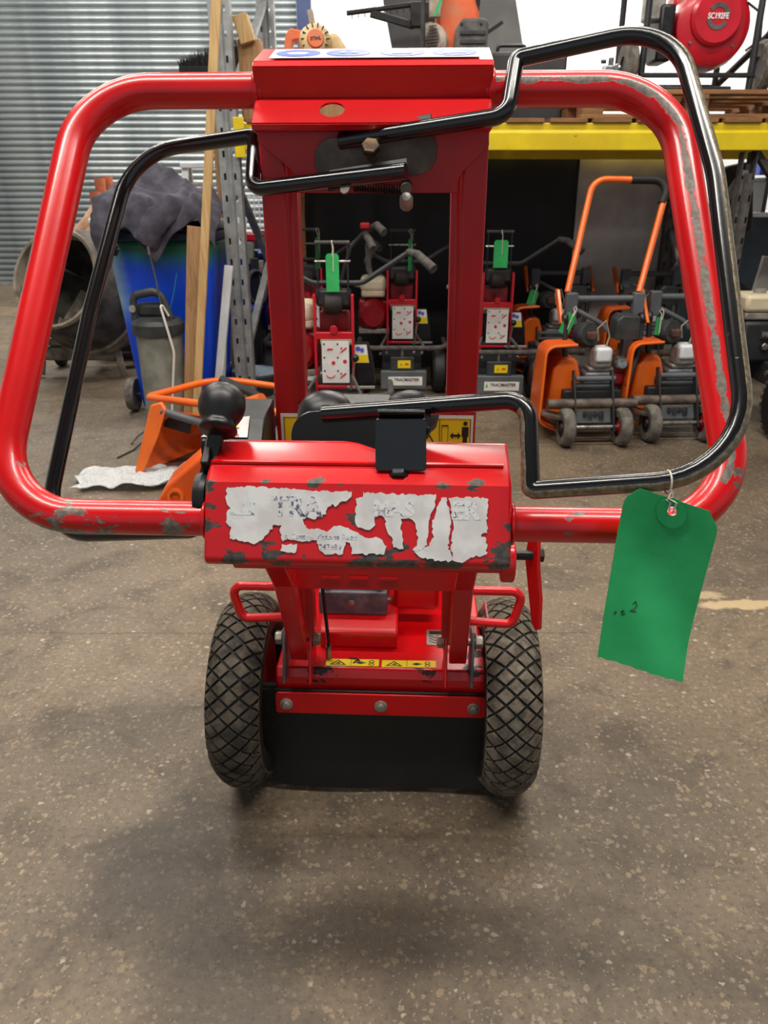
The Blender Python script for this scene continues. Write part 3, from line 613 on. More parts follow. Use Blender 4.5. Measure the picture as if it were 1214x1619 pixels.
pk.prism(oval(.0036, .0036, 14, .149, .849), wo, UX, UZ, .0004).prism([(.1435, .843), (.1545, .843), (.1545, .826), (.1525, .826), (.1525, .806), (.1495, .806), (.149, .822), (.1485, .806), (.1455, .806), (.1455, .826), (.1435, .826)], wo, UX, UZ, .0004)
outline(pk, [(.074, .806), (.104, .806), (.089, .832)], .75, wo, UX, UZ, .0004); pk.box((.1065, wl.y - .0028, .828), (.0008, .0006, .056)); pk.build('sticker_print', 'print_black', wb_)
for x in (-.082, -.032, .022):
    M().box((x, -.1415, .556), (.034, .002, .005)).build('slot_lip', 'red_paint', SG)
# --- legs from the hinges up to the lower box, hinge ears, bolts
for s in (-1, 1):
    M().bar((s*.158, -.068, .342), (s*.1515, -.225, .595), .034, .030, (0, .8, .5)).bar((s*.1515, -.225, .595), (s*.150, -.42, .80), .034, .030, (0, .8, .5)).build('leg', 'red_paint', SG, bev=.003)
    for q in (.134, .186):
        M().prism([(-.115, .300), (-.03, .300), (-.025, .385), (-.045, .405), (-.075, .405), (-.09, .385)], (s*q - .003, 0, 0), (0, 1, 0), (0, 0, 1), .006).build('hinge_ear', 'red_paint' if q < .15 else 'grey_frame', SG, bev=.002)
    pb = M().cyl((s*.118, -.062, .375), (s*.205, -.062, .375), .0075, 14)
    hexbolt(pb, (s*.130, -.062, .375), (-s, 0, 0), .014, .012, .018); hexbolt(pb, (s*.192, -.062, .375), (s, 0, 0), .014, .014, .018); pb.build('hinge_bolt', 'zinc', SG, bev=.001)
    # wheel-guard loop
    x0 = .158
    gp = [(s*x0, -.14, .534), (s*.268, -.14, .534), (s*.252, -.14, .465), (s*x0, -.13, .465)]
    M().tube(fillet(gp, .018, 6), .0085, 12).build('guard_loop', 'red_paint', SG, ang=60)
M().tube([(-.204, -.335, .695), (.215, -.335, .695)], .022, 18).build('cross_tube', 'red_paint', SG, bev=.002)
M().prism(oval(.027, .032, 18), (.198, -.335, .690), (0, 1, 0), (0, 0, 1), .02).build('tube_end', 'red_paint', SG, bev=.003)
# flat release lever at the right
M().prism([(-.012, .03), (.014, .028), (.020, -.01), (-.010, -.105), (-.022, -.118), (-.034, -.110), (-.030, -.06), (-.016, -.01)], (.246, -.322, .694), Vector((-.42, .9, 0)).normalized(), (0, 0, 1), .006).build('release_lever', 'red_paint', SG, bev=.002)
hexbolt(M().cyl((.212, -.318, .694), (.262, -.318, .694), .008, 14), (.254, -.318, .694), (1, 0, 0), .011, .010).build('lever_bolt', 'black_plastic', SG)
# --- deck
dk = M().prism([(-.085, .235), (-.085, .298), (-.074, .315), (.62, .315), (.62, .235)], (-.208, 0, 0), (0, 1, 0), (0, 0, 1), .424).build('deck', 'red_deck', SG, bev=.004)
M().prism([(-.001, .315), (-.001, .350), (.012, .357), (.24, .357), (.24, .315)], (-.128, 0, 0), (0, 1, 0), (0, 0, 1), .164).build('gear_block', 'red_deck', SG, bev=.004)
M().box((-.062, .12, .385), (.148, .115, .056)).box((-.062, .12, .420), (.11, .085, .02)).build('gear_cover', 'cast_grey', SG, bev=.004)
gb = M()
for x in (-.118, -.005):
    for y in (.075, .165): hexbolt(gb, (x, y, .413), (0, 0, 1), .007, .016)
hexbolt(gb, (-.065, .062, .388), (0, -1, 0), .009, .004); hexbolt(gb, (.012, .085, .385), (1, 0, 0), .006, .008); gb.build('cover_bolt', 'steel', SG)
M().box((.075, .13, .40), (.10, .06, .10)).build('belt_cover', 'red_deck', SG, bev=.01)
M().tube([(-.104, -.045, .325), (-.104, -.042, .36), (-.112, -.05, .50), (-.125, -.07, .62)], .0038, 8).build('cable', 'black_plastic', SG)
M().cyl((-.104, -.045, .315), (-.104, -.043, .345), .006, 10).build('cable_ferrule', 'steel', SG)
pl = M().prism([(.098, .015), (.142, .015), (.142, .075), (.098, .075)], (0, 0, .3155), (1, 0, 0), (0, 1, 0), .001).build('serial_plate', 'alloy', SG)
pk = M()
for q in range(3): pk.tube([(.104 + .034*t/6, .022 + .010*q + .010*((t/6 - .5)*2)**2, .3168) for t in range(7)], .0009, 4)
pk.box((.118, .064, .3168), (.028, .012, .0006)); pk.build('plate_print', 'print_black', pl)
for x0, x1 in ((-.108, .0), (.006, .116)):
    ys = Vector((0, 0, .3156)); lab = M().prism([(x0, -.070), (x1, -.068), (x1, -.044), (x0, -.046)], ys, (1, 0, 0), (0, 1, 0), .0008).build('deck_label', 'yellow_label', SG)
    pk = M(); o2 = Vector((0, 0, .3165)); w2 = x1 - x0
    outline(pk, [(x0 + .008, -.066), (x0 + .042, -.066), (x0 + .025, -.049)], .72, o2, (1, 0, 0), (0, 1, 0), .0004)
    pk.prism([(x0+.020, -.062), (x0+.030, -.062), (x0+.027, -.056)], o2, (1, 0, 0), (0, 1, 0), .0004)
    pk.prism([(x0+.062, -.058), (x0+.070, -.053), (x0+.082, -.057), (x0+.070, -.062)], o2, (1, 0, 0), (0, 1, 0), .0004)
    outline(pk, oval(.006, .0045, 12, x0+.093, -.053), .7, o2, (1, 0, 0), (0, 1, 0), .0004); outline(pk, oval(.006, .0045, 12, x0+.093, -.062), .7, o2, (1, 0, 0), (0, 1, 0), .0004)
    pk.box((x0 + .051, -.057, .3168), (.0008, .022, .0004)); pk.build('label_print', 'print_black', lab)
M().tube([(-.052, -.060, .317), (-.046, -.054, .319), (-.040, -.052, .318), (-.046, -.046, .319), (-.062, -.044, .318), (-.045, -.043, .318)], .0014, 6).build('cable_tie', 'black_plastic', SG)
# --- flap clamp, bolts, rubber flap
M().prism(rrect(.424, .050, .006, 3, .004, .246), (0, -.098, 0), (1, 0, 0), (0, 0, 1), .004).build('flap_clamp', 'red_paint', SG, bev=.001)
for x in (-.186, .006, .193):
    bm_ = M(); bm_.lathe([(0, 0), (.0135, 0), (.0135, .002), (.0125, .003), (.0085, .0035), (.008, .007), (.006, .0085), (0, .0088)], (x, -.102, .244), (0, -1, 0), 24); bm_.build('clamp_bolt', 'zinc', SG)
def flap(u, v):
    z = .274 - v*.262; x0 = -.246 + .014*max(0, v - .45)*2.0 + (.03*max(0, v - .85)*5 if False else 0); x1 = .250 - .006*v
    cut = max(0, v - .80)/.2
    x0 += .012*cut; x1 -= .010*cut
    return (x0 + (x1 - x0)*u, -.094 + .012*math.sin(v*2.2) - .004*math.sin(u*7)*v + .02*max(0, v - .55)*(1 if v < .78 else .6), z + .010*v*abs(u - .45)*1.2)
M().grid(flap, 24, 16).build('rubber_flap', 'flap_rubber', SG, solid=.006)
# --- wheels
RW = .207
def crown(x): return RW - .006 - .030*(abs(x)/.054)**2.6
def wheel(xc, tread):
    prof = [(.115, -.030), (.118, -.040), (.140, -.052), (.165, -.0565)] + [(crown(x), x) for x in [-.054 + .108*k/20 for k in range(21)]] + [(.165, .0565), (.140, .052), (.118, .040), (.115, .030)]
    M().lathe(prof, (xc, 0, RW), (1, 0, 0), 64).build('tyre', 'tyre_black', SG, ang=50)
    tm = M(); NA = 36; da = 2*PI/NA; dl = .0395; gap = .80
    for j in range(-4, 5):
        xl = j*dl/2
        for i in range(NA):
            a = (i + (.5 if j % 2 else 0))*da
            cs = [(a - da/2*gap, xl), (a, xl + dl/2*gap), (a + da/2*gap, xl), (a, xl - dl/2*gap)]
            if abs(xl) > .062: continue
            lim = .0535
            pts = []
            for q in range(4):
                p, n_ = cs[q], cs[(q+1) % 4]; pts.append(p); pts.append(((p[0]+n_[0])/2, (p[1]+n_[1])/2))
            cl = [(pa, max(-lim, min(lim, px_))) for pa, px_ in pts]
            if max(c_[1] for c_ in cl) - min(c_[1] for c_ in cl) < .003: continue
            vs = []
            for h in (-.002, .0055):
                for pa, px_ in cl:
                    r = crown(px_) + h; vs.append((xc + px_, -r*math.cos(pa), RW + r*math.sin(pa)))
            r = crown(max(-lim, min(lim, xl))) + .006; vs.append((xc + max(-lim, min(lim, xl)), -r*math.cos(a), RW + r*math.sin(a)))
            tm.add(vs, [(q, (q+1) % 8, (q+1) % 8 + 8, q + 8) for q in range(8)] + [(q + 8, (q+1) % 8 + 8, 16) for q in range(8)])
    tm.build('tread', tread, SG, ang=35)
    M().lathe([(.0, -.02), (.03, -.022), (.05, -.012), (.095, -.015), (.112, -.034), (.119, -.036), (.119, .036), (.112, .034), (.095, .015), (.05, .012), (.03, .022), (0, .02)], (xc, 0, RW), (1, 0, 0), 32).build('rim', 'red_flat', SG)
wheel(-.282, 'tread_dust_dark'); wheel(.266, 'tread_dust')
M().cyl((-.30, 0, RW), (.285, 0, RW), .014, 16).build('axle', 'dark_frame', SG)
M().prism([(-.14, .17), (-.10, .33), (-.02, .402), (.06, .40), (.13, .33), (.16, .17)], (.2185, 0, 0), (0, 1, 0), (0, 0, 1), .004).build('wheel_guard', 'dark_red_engine', SG)
# --- engine and cutter housing ahead of the handle
M().box((0, .43, .40), (.40, .34, .17)).build('engine_bed', 'red_flat', SG, bev=.01)
M().lathe([(0, 0), (.12, 0), (.135, .01), (.135, .10), (.10, .13), (0, .13)], (.02, .40, .60), (1, 0, 0), 28).build('engine_cowl', 'engine_red', SG)
M().box((-.09, .42, .58), (.18, .22, .20)).build('engine_block', 'cast_grey', SG, bev=.012)
M().box((-.10, .42, .705), (.24, .24, .05)).build('fuel_tank', 'black_plastic', SG, bev=.02)
M().box((-.24, .42, .60), (.10, .16, .12)).build('muffler', 'dark_frame', SG, bev=.015)
M().prism([(.58, .10), (.58, .34), (.72, .44), (.92, .40), (1.02, .28), (1.02, .16), (.9, .06), (.7, .06)], (-.10, 0, 0), (0, 1, 0), (0, 0, 1), .20).build('cutter_guard', 'red_flat', SG, bev=.012)
M().lathe([(0, -.02), (.17, -.02), (.17, .02), (0, .02)], (0, .80, .20), (1, 0, 0), 32).build('cutter_disc', 'cast_grey', SG)

# green card tag hanging from the bail
TP = SG.matrix_basis @ hp(.352, .028, KB)
TG = thing('card_tag', 'green card tag with string tied to the black bail of the red stump grinder', 'tag', TP)
tagv = []
tw, tl = .107, .196
# corners surveyed: top-left chamfer, eyelet, bottom cut
og = Vector((.004, -.012, -.036)); U_ = Vector((.955, -.08, -.29)).normalized(); V_ = Vector((.10, .14, .98)).normalized()
outl = [(-.037, .018), (-.054, .004), (-.052, -.178), (.052, -.176), (.054, .002), (.040, .020), (.008, .020), (-.008, .020)]
def tcurve(a, b_): return og + U_*a + V_*b_ + U_.cross(V_)*(.006*math.sin(b_*22 + a*14) + .003*math.sin(a*60 + b_*35)*max(0, min(1, (-b_ - .02)*8)))
tm = M(); nu, nv = 18, 30
ids = {}
for i in range(nu + 1):
    for j in range(nv + 1):
        b_ = .020 - .200*j/nv; half = .0525
        if b_ > .003: half = .0535 - (b_ - .003)*.88
        a = -half + 2*half*i/nu
        ids[i, j] = len(tm.v); tm.v.append(tuple(tcurve(a, b_ + .0008*math.sin(i*2.1) if j == nv else b_)))
for i in range(nu):
    for j in range(nv):
        if i in (8, 9) and j in (1, 2): continue          # eyelet hole
        tm.f.append((ids[i, j], ids[i+1, j], ids[i+1, j+1], ids[i, j+1]))
tm.build('card', 'green_card', TG, solid=.0006)
el = M(); ec = (-.0005, .007)
for k in range(28):
    a0 = 2*PI*k/28; a1 = 2*PI*(k+1)/28
    el.add([tcurve(ec[0] + .0165*math.cos(a0), ec[1] - .002 + .0165*math.sin(a0)) + U_.cross(V_)*.0022, tcurve(ec[0] + .0165*math.cos(a1), ec[1] - .002 + .0165*math.sin(a1)) + U_.cross(V_)*.0022,
            tcurve(ec[0] + .005*math.cos(a1), ec[1] + .005*math.sin(a1)) + U_.cross(V_)*.0022, tcurve(ec[0] + .005*math.cos(a0), ec[1] + .005*math.sin(a0)) + U_.cross(V_)*.0022], [(0, 1, 2, 3)])
el.build('eyelet', 'green_card', TG, solid=.0008)
ep = tcurve(*ec)
rg_ = [Vector((.0, .0125*math.sin(a), .0125*math.cos(a))) for a in [2*PI*k/16 for k in range(17)]]
sm = M().tube(rg_, .0011, 6)
sm.tube([Vector((0, -.012, -.004)), Vector((.003, -.013, -.012)), Vector((-.003, -.013, -.016)), Vector((.002, -.014, -.02)), ep + Vector((-.004, -.003, .010)), ep + Vector((-.003, -.002, 0))], .0011, 6)
sm.tube([Vector((.001, -.012, -.006)), Vector((-.002, -.014, -.014)), Vector((.004, -.014, -.017)), ep + Vector((.003, -.003, .010)), ep + Vector((.001, -.002, -.002))], .0011, 6).build('string', 'twine', TG)
pm = M(); N3 = U_.cross(V_)
def pen(pts, r=.0005): pm.tube([tcurve(a, b_) + N3*.0006 for a, b_ in pts], r, 4)
pen([(-.022, -.108), (-.019, -.104), (-.017, -.108), (-.021, -.115), (-.024, -.116), (-.017, -.115)]); pen([(-.034, -.121), (-.031, -.118), (-.033, -.124), (-.029, -.121)]); pen([(-.041, -.124), (-.039, -.122), (-.041, -.126)])
pm.build('pen_mark', 'print_black', TG)

# ------------------------------------------------------------------ pallet rack
RK = thing('pallet_rack', 'grey perforated steel pallet rack with a yellow beam above the parked machines', 'rack', (0, 4.4, 0))
def upright(x, y, h=3.2, wd=.105, mt='galvanised'):
    m1 = M(); cols = [-wd/2, -.033, -.021, -.006, .006, .021, .033, wd/2]; pitch = .108; rows = int(h/pitch)
    zs = []
    for r in range(rows): zs += [r*pitch, r*pitch + .076]
    zs.append(rows*pitch)
    for i, cx in enumerate(cols):
        dy = .012 if i in (3, 4) else 0
        for z in zs: m1.v.append((x + cx, y + dy, z))
    nz = len(zs)
    for i in range(len(cols) - 1):
        for j in range(nz - 1):
            if i in (1, 5) and j % 2 == 1 and True:
                # slot 30 mm tall between the webs
                continue
            m1.f.append((i*nz + j, (i+1)*nz + j, (i+1)*nz + j + 1, i*nz + j + 1))
    # returns
    m1.add([(x-wd/2, y, 0), (x-wd/2, y+.07, 0), (x-wd/2, y+.07, h), (x-wd/2, y, h)], [(0, 1, 2, 3)])
    m1.add([(x+wd/2, y, 0), (x+wd/2, y+.07, 0), (x+wd/2, y+.07, h), (x+wd/2, y, h)], [(0, 1, 2, 3)])
    m1.add([(x-wd/2, y+.07, 0), (x-wd/2+.025, y+.07, 0), (x-wd/2+.025, y+.07, h), (x-wd/2, y+.07, h)], [(0, 1, 2, 3)])
    m1.add([(x+wd/2, y+.07, 0), (x+wd/2-.025, y+.07, 0), (x+wd/2-.025, y+.07, h), (x+wd/2, y+.07, h)], [(0, 1, 2, 3)])
    m1.box((x, y + .035, .004), (.16, .13, .008))
    return m1.build('upright', mt, RK, solid=.003)
for x, xr, hh in ((-.815, -.74, 3.2), (1.93, 1.98, 1.40)):
    upright(x, 0, hh, .105 if x < 0 else .07, 'galvanised' if x < 0 else 'grip_grey'); upright(xr, 1.15, hh, .105, 'galvanised' if x < 0 else 'grip_grey')
    for z0, z1 in ((.3, .95), (1.6, 2.3), (1.3, .6)):
        if z1 < hh: M().bar((x, .05, z0), (xr, 1.17, z1), .03, .04, (1, 0, 0)).build('brace', 'galvanised', RK)
M().bar((1.97, .06, 1.41), (2.36, .10, .98), .03, .045, (0, 1, 0)).build('brace', 'grip_grey', RK)
def beam(y, s):
    x0, x1, z0 = -.76, 2.9, 1.405
    pr = [(0, 0), (.05, 0), (.05, .130), (.018, .130), (.018, .092), (0, .085)] if s > 0 else [(0, 0), (.05, 0), (.05, .085), (.032, .092), (.032, .13), (0, .13)]
    M().prism([(y + a, z0 + b_) for a, b_ in pr], (x0, 0, 0), (0, 1, 0), (0, 0, 1), x1 - x0).build('beam', 'yellow_beam', RK, bev=.004)
    M().box((x0 + .01, y - .004, z0 + .06), (.055, .012, .19)).build('beam_bracket', 'yellow_beam', RK, bev=.003)
    hexbolt(M(), (x0 + .005, y - .010, z0 + .075), (0, -1, 0), .012, .01, .016).build('beam_bolt', 'zinc', RK)
beam(-.012, 1); beam(1.10, -1)
for i in range(16):
    x = -.72 + i*.225
    M().box((x + .1, .57, 1.546), (.19 + random.uniform(-.01, .01), 1.16, .020)).build('deck_board', 'wood_deck', RK, bev=.002)
# ------------------------------------------------------------------ things on the rack
DZ = 1.556
def pallet(label, x0, x1, y0, y1, z, lift=.0, rz=0):
    t = thing('pallet', label, 'pallet', ((x0+x1)/2, (y0+y1)/2, z), rz, 'pallets on the rack')
    L = x1 - x0; D = y1 - y0
    for i in range(5): M().box((0, -D/2 + .05 + i*(D - .1)/4, .122), (L, .10, .022)).build('top_board', 'wood_pallet', t, bev=.003)
    for i in range(3): M().box((0, -D/2 + .05 + i*(D - .1)/2, .011), (L, .10, .022)).build('bottom_board', 'wood_pallet', t, bev=.003)
    for i in range(3):
        M().box((-L/2 + .05 + i*(L - .1)/2, 0, .1005), (.10, D, .021)).build('stringer', 'wood_pallet', t)
        for j in range(3): M().box((-L/2 + .06 + i*(L - .12)/2, -D/2 + .07 + j*(D - .14)/2, .056), (.11, .13, .068)).build('pallet_block', 'wood_deck', t, bev=.003)
    return t
pallet('worn wooden pallet under the black framed plate compactor', 1.02, 2.22, 4.42, 5.32, DZ)
# plate compactor with red engine
PC = thing('plate_compactor', 'black framed plate compactor with red recoil engine on the wooden pallet', 'compactor', (1.60, 4.80, DZ + .133))
M().box((0, .05, .02), (.50, .5, .03)).build('base_plate', 'dark_frame', PC, bev=.008)
for y_ in (-.20, .28): M().box((.05, y_, .085), (.60, .04, .02)).build('frame_rail', 'dark_frame', PC, bev=.003)
for x in (-.24, .34):
    M().tube(fillet([(x, -.20, .02), (x, -.20, .62), (x, .28, .62), (x, .28, .02)], .07, 6), .017, 10).build('roll_bar', 'dark_frame', PC)
M().tube([(-.24, -.20, .55), (.34, -.20, .55)], .014, 10).build('cross_bar', 'dark_frame', PC)
ec = (.12, -.16, .32)
M().lathe([(0, .16), (.15, .16), (.19, .14), (.205, .08), (.205, 0), (0, 0)], (ec[0], ec[1] + .14, ec[2]), (0, -1, 0), 36).build('fan_cowl', 'engine_red', PC)
M().box((ec[0] - .02, ec[1] + .16, ec[2] + .02), (.34, .14, .30)).build('engine_block', 'engine_red', PC, bev=.03)
rc = M().lathe([(0, .03), (.118, .03), (.132, .018), (.135, 0), (0, 0)], (ec[0], ec[1] - .02, ec[2] + .03), (0, -1, 0), 36).build('recoil_cover', 'engine_red', PC)
for a0, a1 in ((.2, 1.25), (PI + .2, PI + 1.25)):
    rgm = M()
    for k in range(10):
        t0, t1 = (a0 + (a1 - a0)*k/10)*2.2 - (.25 if a0 < 1 else 3.95), (a0 + (a1 - a0)*(k+1)/10)*2.2 - (.25 if a0 < 1 else 3.95)
        rgm.prism([(.040*math.cos(t0), .040*math.sin(t0)), (.060*math.cos(t0), .060*math.sin(t0)), (.060*math.cos(t1), .060*math.sin(t1)), (.040*math.cos(t1), .040*math.sin(t1))], (ec[0], ec[1] - .0505, ec[2] + .03), (1, 0, 0), (0, 0, 1), .003)
    rgm.build('badge_ring', 'saw_grey', rc)
text('SC192FE', .036, 'print_white', rc, (ec[0], ec[1] - .053, ec[2] + .03), (1, 0, 0), (0, 0, 1), offset=.0008, ext=.001, squash=.82)
for a in (.5, 2.3, 3.9, 5.4): hexbolt(M(), (ec[0] + .165*math.cos(a), ec[1] - .02, ec[2] + .03 + .165*math.sin(a)), (0, -1, 0), .008, .008).build('cowl_bolt', 'steel', PC)
M().box((-.13, -.1, .28), (.08, .18, .26)).build('air_filter', 'black_plastic', PC, bev=.015)
M().box((-.19, -.12, .42), (.10, .1, .16)).build('exhaust_guard', 'alloy', PC, bev=.01)
for s, x in ((0, -.30), (1, .42)):
    tw_ = M().lathe([(.05, -.028), (.11, -.03), (.128, -.018), (.13, 0), (.128, .018), (.11, .03), (.05, .028)], (x, -.14, .13), (1, 0, 0), 28).build('transport_wheel', 'wheel_grey', PC)
    M().lathe([(0, -.02), (.05, -.022), (.05, .022), (0, .02)], (x, -.14, .13), (1, 0, 0), 16).build('wheel_hub', 'dark_frame', PC)
M().tube([(.30, -.18, .20), (.36, -.2, .25), (.35, -.2, .36), (.28, -.16, .42)], .006, 8).build('fuel_hose', 'black_plastic', PC)
M().tube(fillet([(.36, .28, .1), (.46, -.1, .3), (.50, -.22, .75), (.2, -.22, .95)], .1, 6), .018, 10).build('push_handle', 'dark_frame', PC)
# small chrome carburettor beside the compactor
t = thing('carburettor', 'small chrome carburettor on a grey box beside the plate compactor', 'engine part', (1.20, 4.62, DZ + .133))
M().box((0, 0, .04), (.13, .1, .08)).build('grey_block', 'saw_grey', t, bev=.005)
M().box((0, 0, .105), (.07, .06, .05)).cyl((-.04, 0, .11), (.05, 0, .12), .022, 14).cyl((0, 0, .10), (0, 0, .17), .014, 12).build('carburettor_body', 'chrome', t, bev=.004)
M().cyl((-.055, -.01, .15), (-.03, -.01, .15), .01, 8).build('throttle_knob', 'black_plastic', t)
# wooden crates carrying the smaller tools
def crate(label, x, y, w_, d_, h):
    t = thing('wooden_crate', label, 'crate', (x, y, DZ))
    n = max(2, int(h/.09))
    for i in range(n):
        z = (i + .5)*h/n
        for sy in (-1, 1): M().box((0, sy*(d_/2 - .008), z), (w_, .016, h/n - .012)).build('slat', 'wood_mid', t, bev=.002)
        for sx in (-1, 1): M().box((sx*(w_/2 - .008), 0, z), (.016, d_ - .034, h/n - .012)).build('slat', 'wood_mid', t, bev=.002)
    M().box((0, 0, h - .008), (w_ - .034, d_ - .034, .016)).build('lid', 'wood_mid', t)
crate('slatted wooden crate on the rack under the leaf blower', -.36, 4.72, .40, .34, .285)
crate('slatted wooden crate on the rack under the disc cutter', .33, 4.72, .44, .40, .270)
t = thing('timber_block', 'pale timber offcut standing slanted at the rack end', 'timber', (-.70, 4.62, DZ))
M().box((.0, 0, .19), (.12, .10, .38)).build('block', 'wood_mid', t, bev=.004); M().box((-.02, -.04, .42), (.075, .09, .13), (0, math.radians(-16), 0)).build('offcut', 'wood_pale', t, bev=.004)
# leaf blower
LB = thing('leaf_blower', 'orange and cream handheld leaf blower engine on the rack', 'leaf blower', (-.36, 4.66, DZ + .285))
M().lathe([(0, .07), (.05, .07), (.075, .055), (.085, .02), (.085, -.05), (0, -.05)], (.0, -.04, .085), (.1, -1, .1), 28).build('fan_housing', 'blower_cream', LB)
vn = M()
for k in range(14):
    a = 2*PI*k/14; vn.box((.007 + .064*math.cos(a), -.106, .092 + .064*math.sin(a)), (.020, .008, .006), (0, -a, 0))
o = vn.build('vent_slots', 'print_black', LB); o['kind'] = 'stuff'
M().lathe([(0, .012), (.040, .012), (.046, .0), (0, 0)], (.007, -.108, .092), (.1, -1, .1), 24).build('starter_cap', 'saw_orange', LB)
text('STIHL', .022, 'print_black', LB, (.009, -.1215, .092), (1, .1, .1), (0, .1, 1), ext=.001, offset=.0004)
M().prism([(-.18, .0), (-.155, .13), (-.13, .155), (-.055, .14), (-.05, .11), (-.12, .10), (-.14, .03), (-.06, .02), (-.05, .0)], (0, -.02, 0), (1, 0, 0), (0, 0, 1), -.09).build('rear_handle', 'saw_orange', LB, bev=.006)
M().prism([(.06, 0), (.075, .14), (.12, .13), (.165, .06), (.18, 0)], (0, -.02, 0), (1, 0, 0), (0, 0, 1), -.11).build('tank', 'blower_cream', LB, bev=.02)
M().bar((-.01, -.02, .15), (-.025, -.02, .235), .03, .02, (0, 1, 0)).build('hook', 'saw_dusty', LB, bev=.004)
# disc cutter
DC = thing('disc_cutter', 'dusty orange disc cutter with ribbed grey air filter cover on the rack', 'disc cutter', (.33, 4.66, DZ + .27))
M().prism([(-.02, .0), (-.06, .18), (-.05, .34), (.02, .40), (.10, .36), (.16, .22), (.17, .0)], (0, -.06, .02), (1, 0, 0), (0, 0, 1), -.16).build('body', 'saw_orange', DC, bev=.02)
M().prism([(.02, .0), (.04, .14), (.07, .185), (.19, .185), (.205, .16), (.20, .0)], (0, -.13, .01), (1, 0, 0), (0, 0, 1), -.07).build('filter_cover', 'saw_grey', DC, bev=.012)
for z in (.05, .09, .13): M().box((.125, -.133, z), (.13, .008, .02)).build('cover_rib', 'pump_dark', DC, bev=.003)
for x in (.065, .165): hexbolt(M(), (x, -.130, .168), (0, -1, 0), .007, .004).build('cover_screw', 'print_black', DC)
M().lathe([(0, .02), (.06, .02), (.085, 0), (.085, -.03), (0, -.03)], (-.075, -.09, .11), (-.5, -1, 0), 24, sx=.75).build('starter_cover', 'saw_dusty', DC)
rb = M()
for k in range(9): rb.box((-.082, -.118, .05 + .014*k), (.075 - abs(k-4)*.008, .008, .004), (0, 0, math.radians(-26)))
o = rb.build('starter_louvres', 'saw_grey', DC); o['kind'] = 'stuff'
M().tube(fillet([(-.13, -.10, -.0), (-.13, -.10, .36), (-.06, -.02, .44), (.08, -.02, .44), (.155, -.05, .30), (.15, -.02, .22)], .06, 6), .012, 10).build('front_handle', 'pump_dark', DC)
M().prism([(-.10, .20), (-.10, .34), (-.05, .40), (-.02, .34), (-.04, .20)], (0, -.11, 0), (1, 0, 0), (0, 0, 1), -.03).build('belt_guard', 'saw_dusty', DC, bev=.005)
M().bar((-.075, -.145, .20), (-.005, -.145, .36), .012, .006, (0, 1, 0)).build('green_strap', 'tag_green', DC)
M().bar((.17, -.05, .12), (.285, -.05, .19), .016, .016).build('side_rod', 'black_plastic', DC)
# hedge trimmer bar poking out behind the cutter
t = thing('hedge_trimmer', 'black hedge trimmer blade with short teeth lying across the rack tools', 'hedge trimmer', at(602, 12, 4.95))
d0, d1 = at(548, 21, 4.95) - t.location, at(655, 7, 4.95) - t.location
M().tube([d0, d1], .013, 10).build('blade_cover', 'black_plastic', t)
th_ = M()
for k in range(10):
    p = d0.lerp(d1, .08 + k*.095); M().box((p.x, p.y, p.z - .02), (.006, .008, .022)).build('tooth', 'black_plastic', t)
M().bar(d0.lerp(d1, .35) + Vector((0, .0, -.015)), d1 + Vector((0, .0, -.10)), .02, .04).box(tuple(d1 + Vector((.06, .0, -.05))), (.16, .06, .12)).build('motor_body', 'black_plastic', t, bev=.006)
M().bar(d1 + Vector((.06, 0, -.1)), d1 + Vector((.06, 0, -.45)), .05, .05).build('rear_handle', 'black_plastic', t, bev=.008)
# leaning slate boards
def leaning(name, label, cat, quad, Y, lean, th, mat):
    base = at(*quad[0], Y); t = thing(name, label, cat, (base.x, Y, DZ))
    pts = [at(px, py, Y) for px, py in quad]
    poly = [(p.x - base.x, p.z - DZ) for p in pts]
    o = M().prism(poly, (0, 0, 0), (1, 0, 0), Vector((0, lean, 1)).normalized(), -th).build('board', mat, t, bev=.003); return t
leaning('dark_board', 'black angled board leaning behind the disc cutter', 'board', [(640, 186), (606, 0), (604, -30), (690, -30), (700, 186)], 5.15, .08, .02, 'board_dark')
leaning('slate_board', 'large slate grey board leaning behind the disc cutter', 'board', [(702, 186), (690, -30), (814, -40), (845, 186)], 5.20, .10, .02, 'board_slate')
t = thing('black_toolbox', 'black tool case at the foot of the slate grey board', 'case', (.73, 5.03, DZ)); M().box((0, 0, .19), (.62, .16, .38)).build('case_body', 'board_dark', t, bev=.02); M().box((-.16, -.085, .30), (.08, .02, .03)).build('latch', 'black_plastic', t, bev=.003)
M().tube(fillet([(-.08, 0, .375), (-.08, 0, .42), (.08, 0, .42), (.08, 0, .375)], .02, 4), .01, 8).build('case_handle', 'black_plastic', t)

# ------------------------------------------------------------------ backing under the rack
def wavy(u, v): return ((-.62 + 1.98*u), .012*math.sin(u*40 + 3*math.sin(v*4)) + .02*math.sin(u*13), .0 + 1.52*v)
t = M().grid(wavy, 120, 10).build('black_tarpaulin', 'tarp_black', solid=.002); t.location = (0, 5.64, 0); tag(t, 'black plastic tarpaulin hung behind the red machines under the rack', 'tarpaulin')
t = M().box((0, 0, .73), (.80, .018, 1.46)).build('grey_board', 'board_grey', bev=.002); t.location = (1.72, 5.60, 0); t.rotation_euler = (math.radians(-1.2), 0, 0); tag(t, 'plain grey sheet board standing behind the orange turf cutters', 'board')
t = M().box((0, 0, .72), (.09, .05, 1.44)).build('dark_post', 'wood_deck', bev=.003); t.location = (-.58, 5.52, 0); tag(t, 'brown timber post at the edge of the black tarpaulin', 'timber')

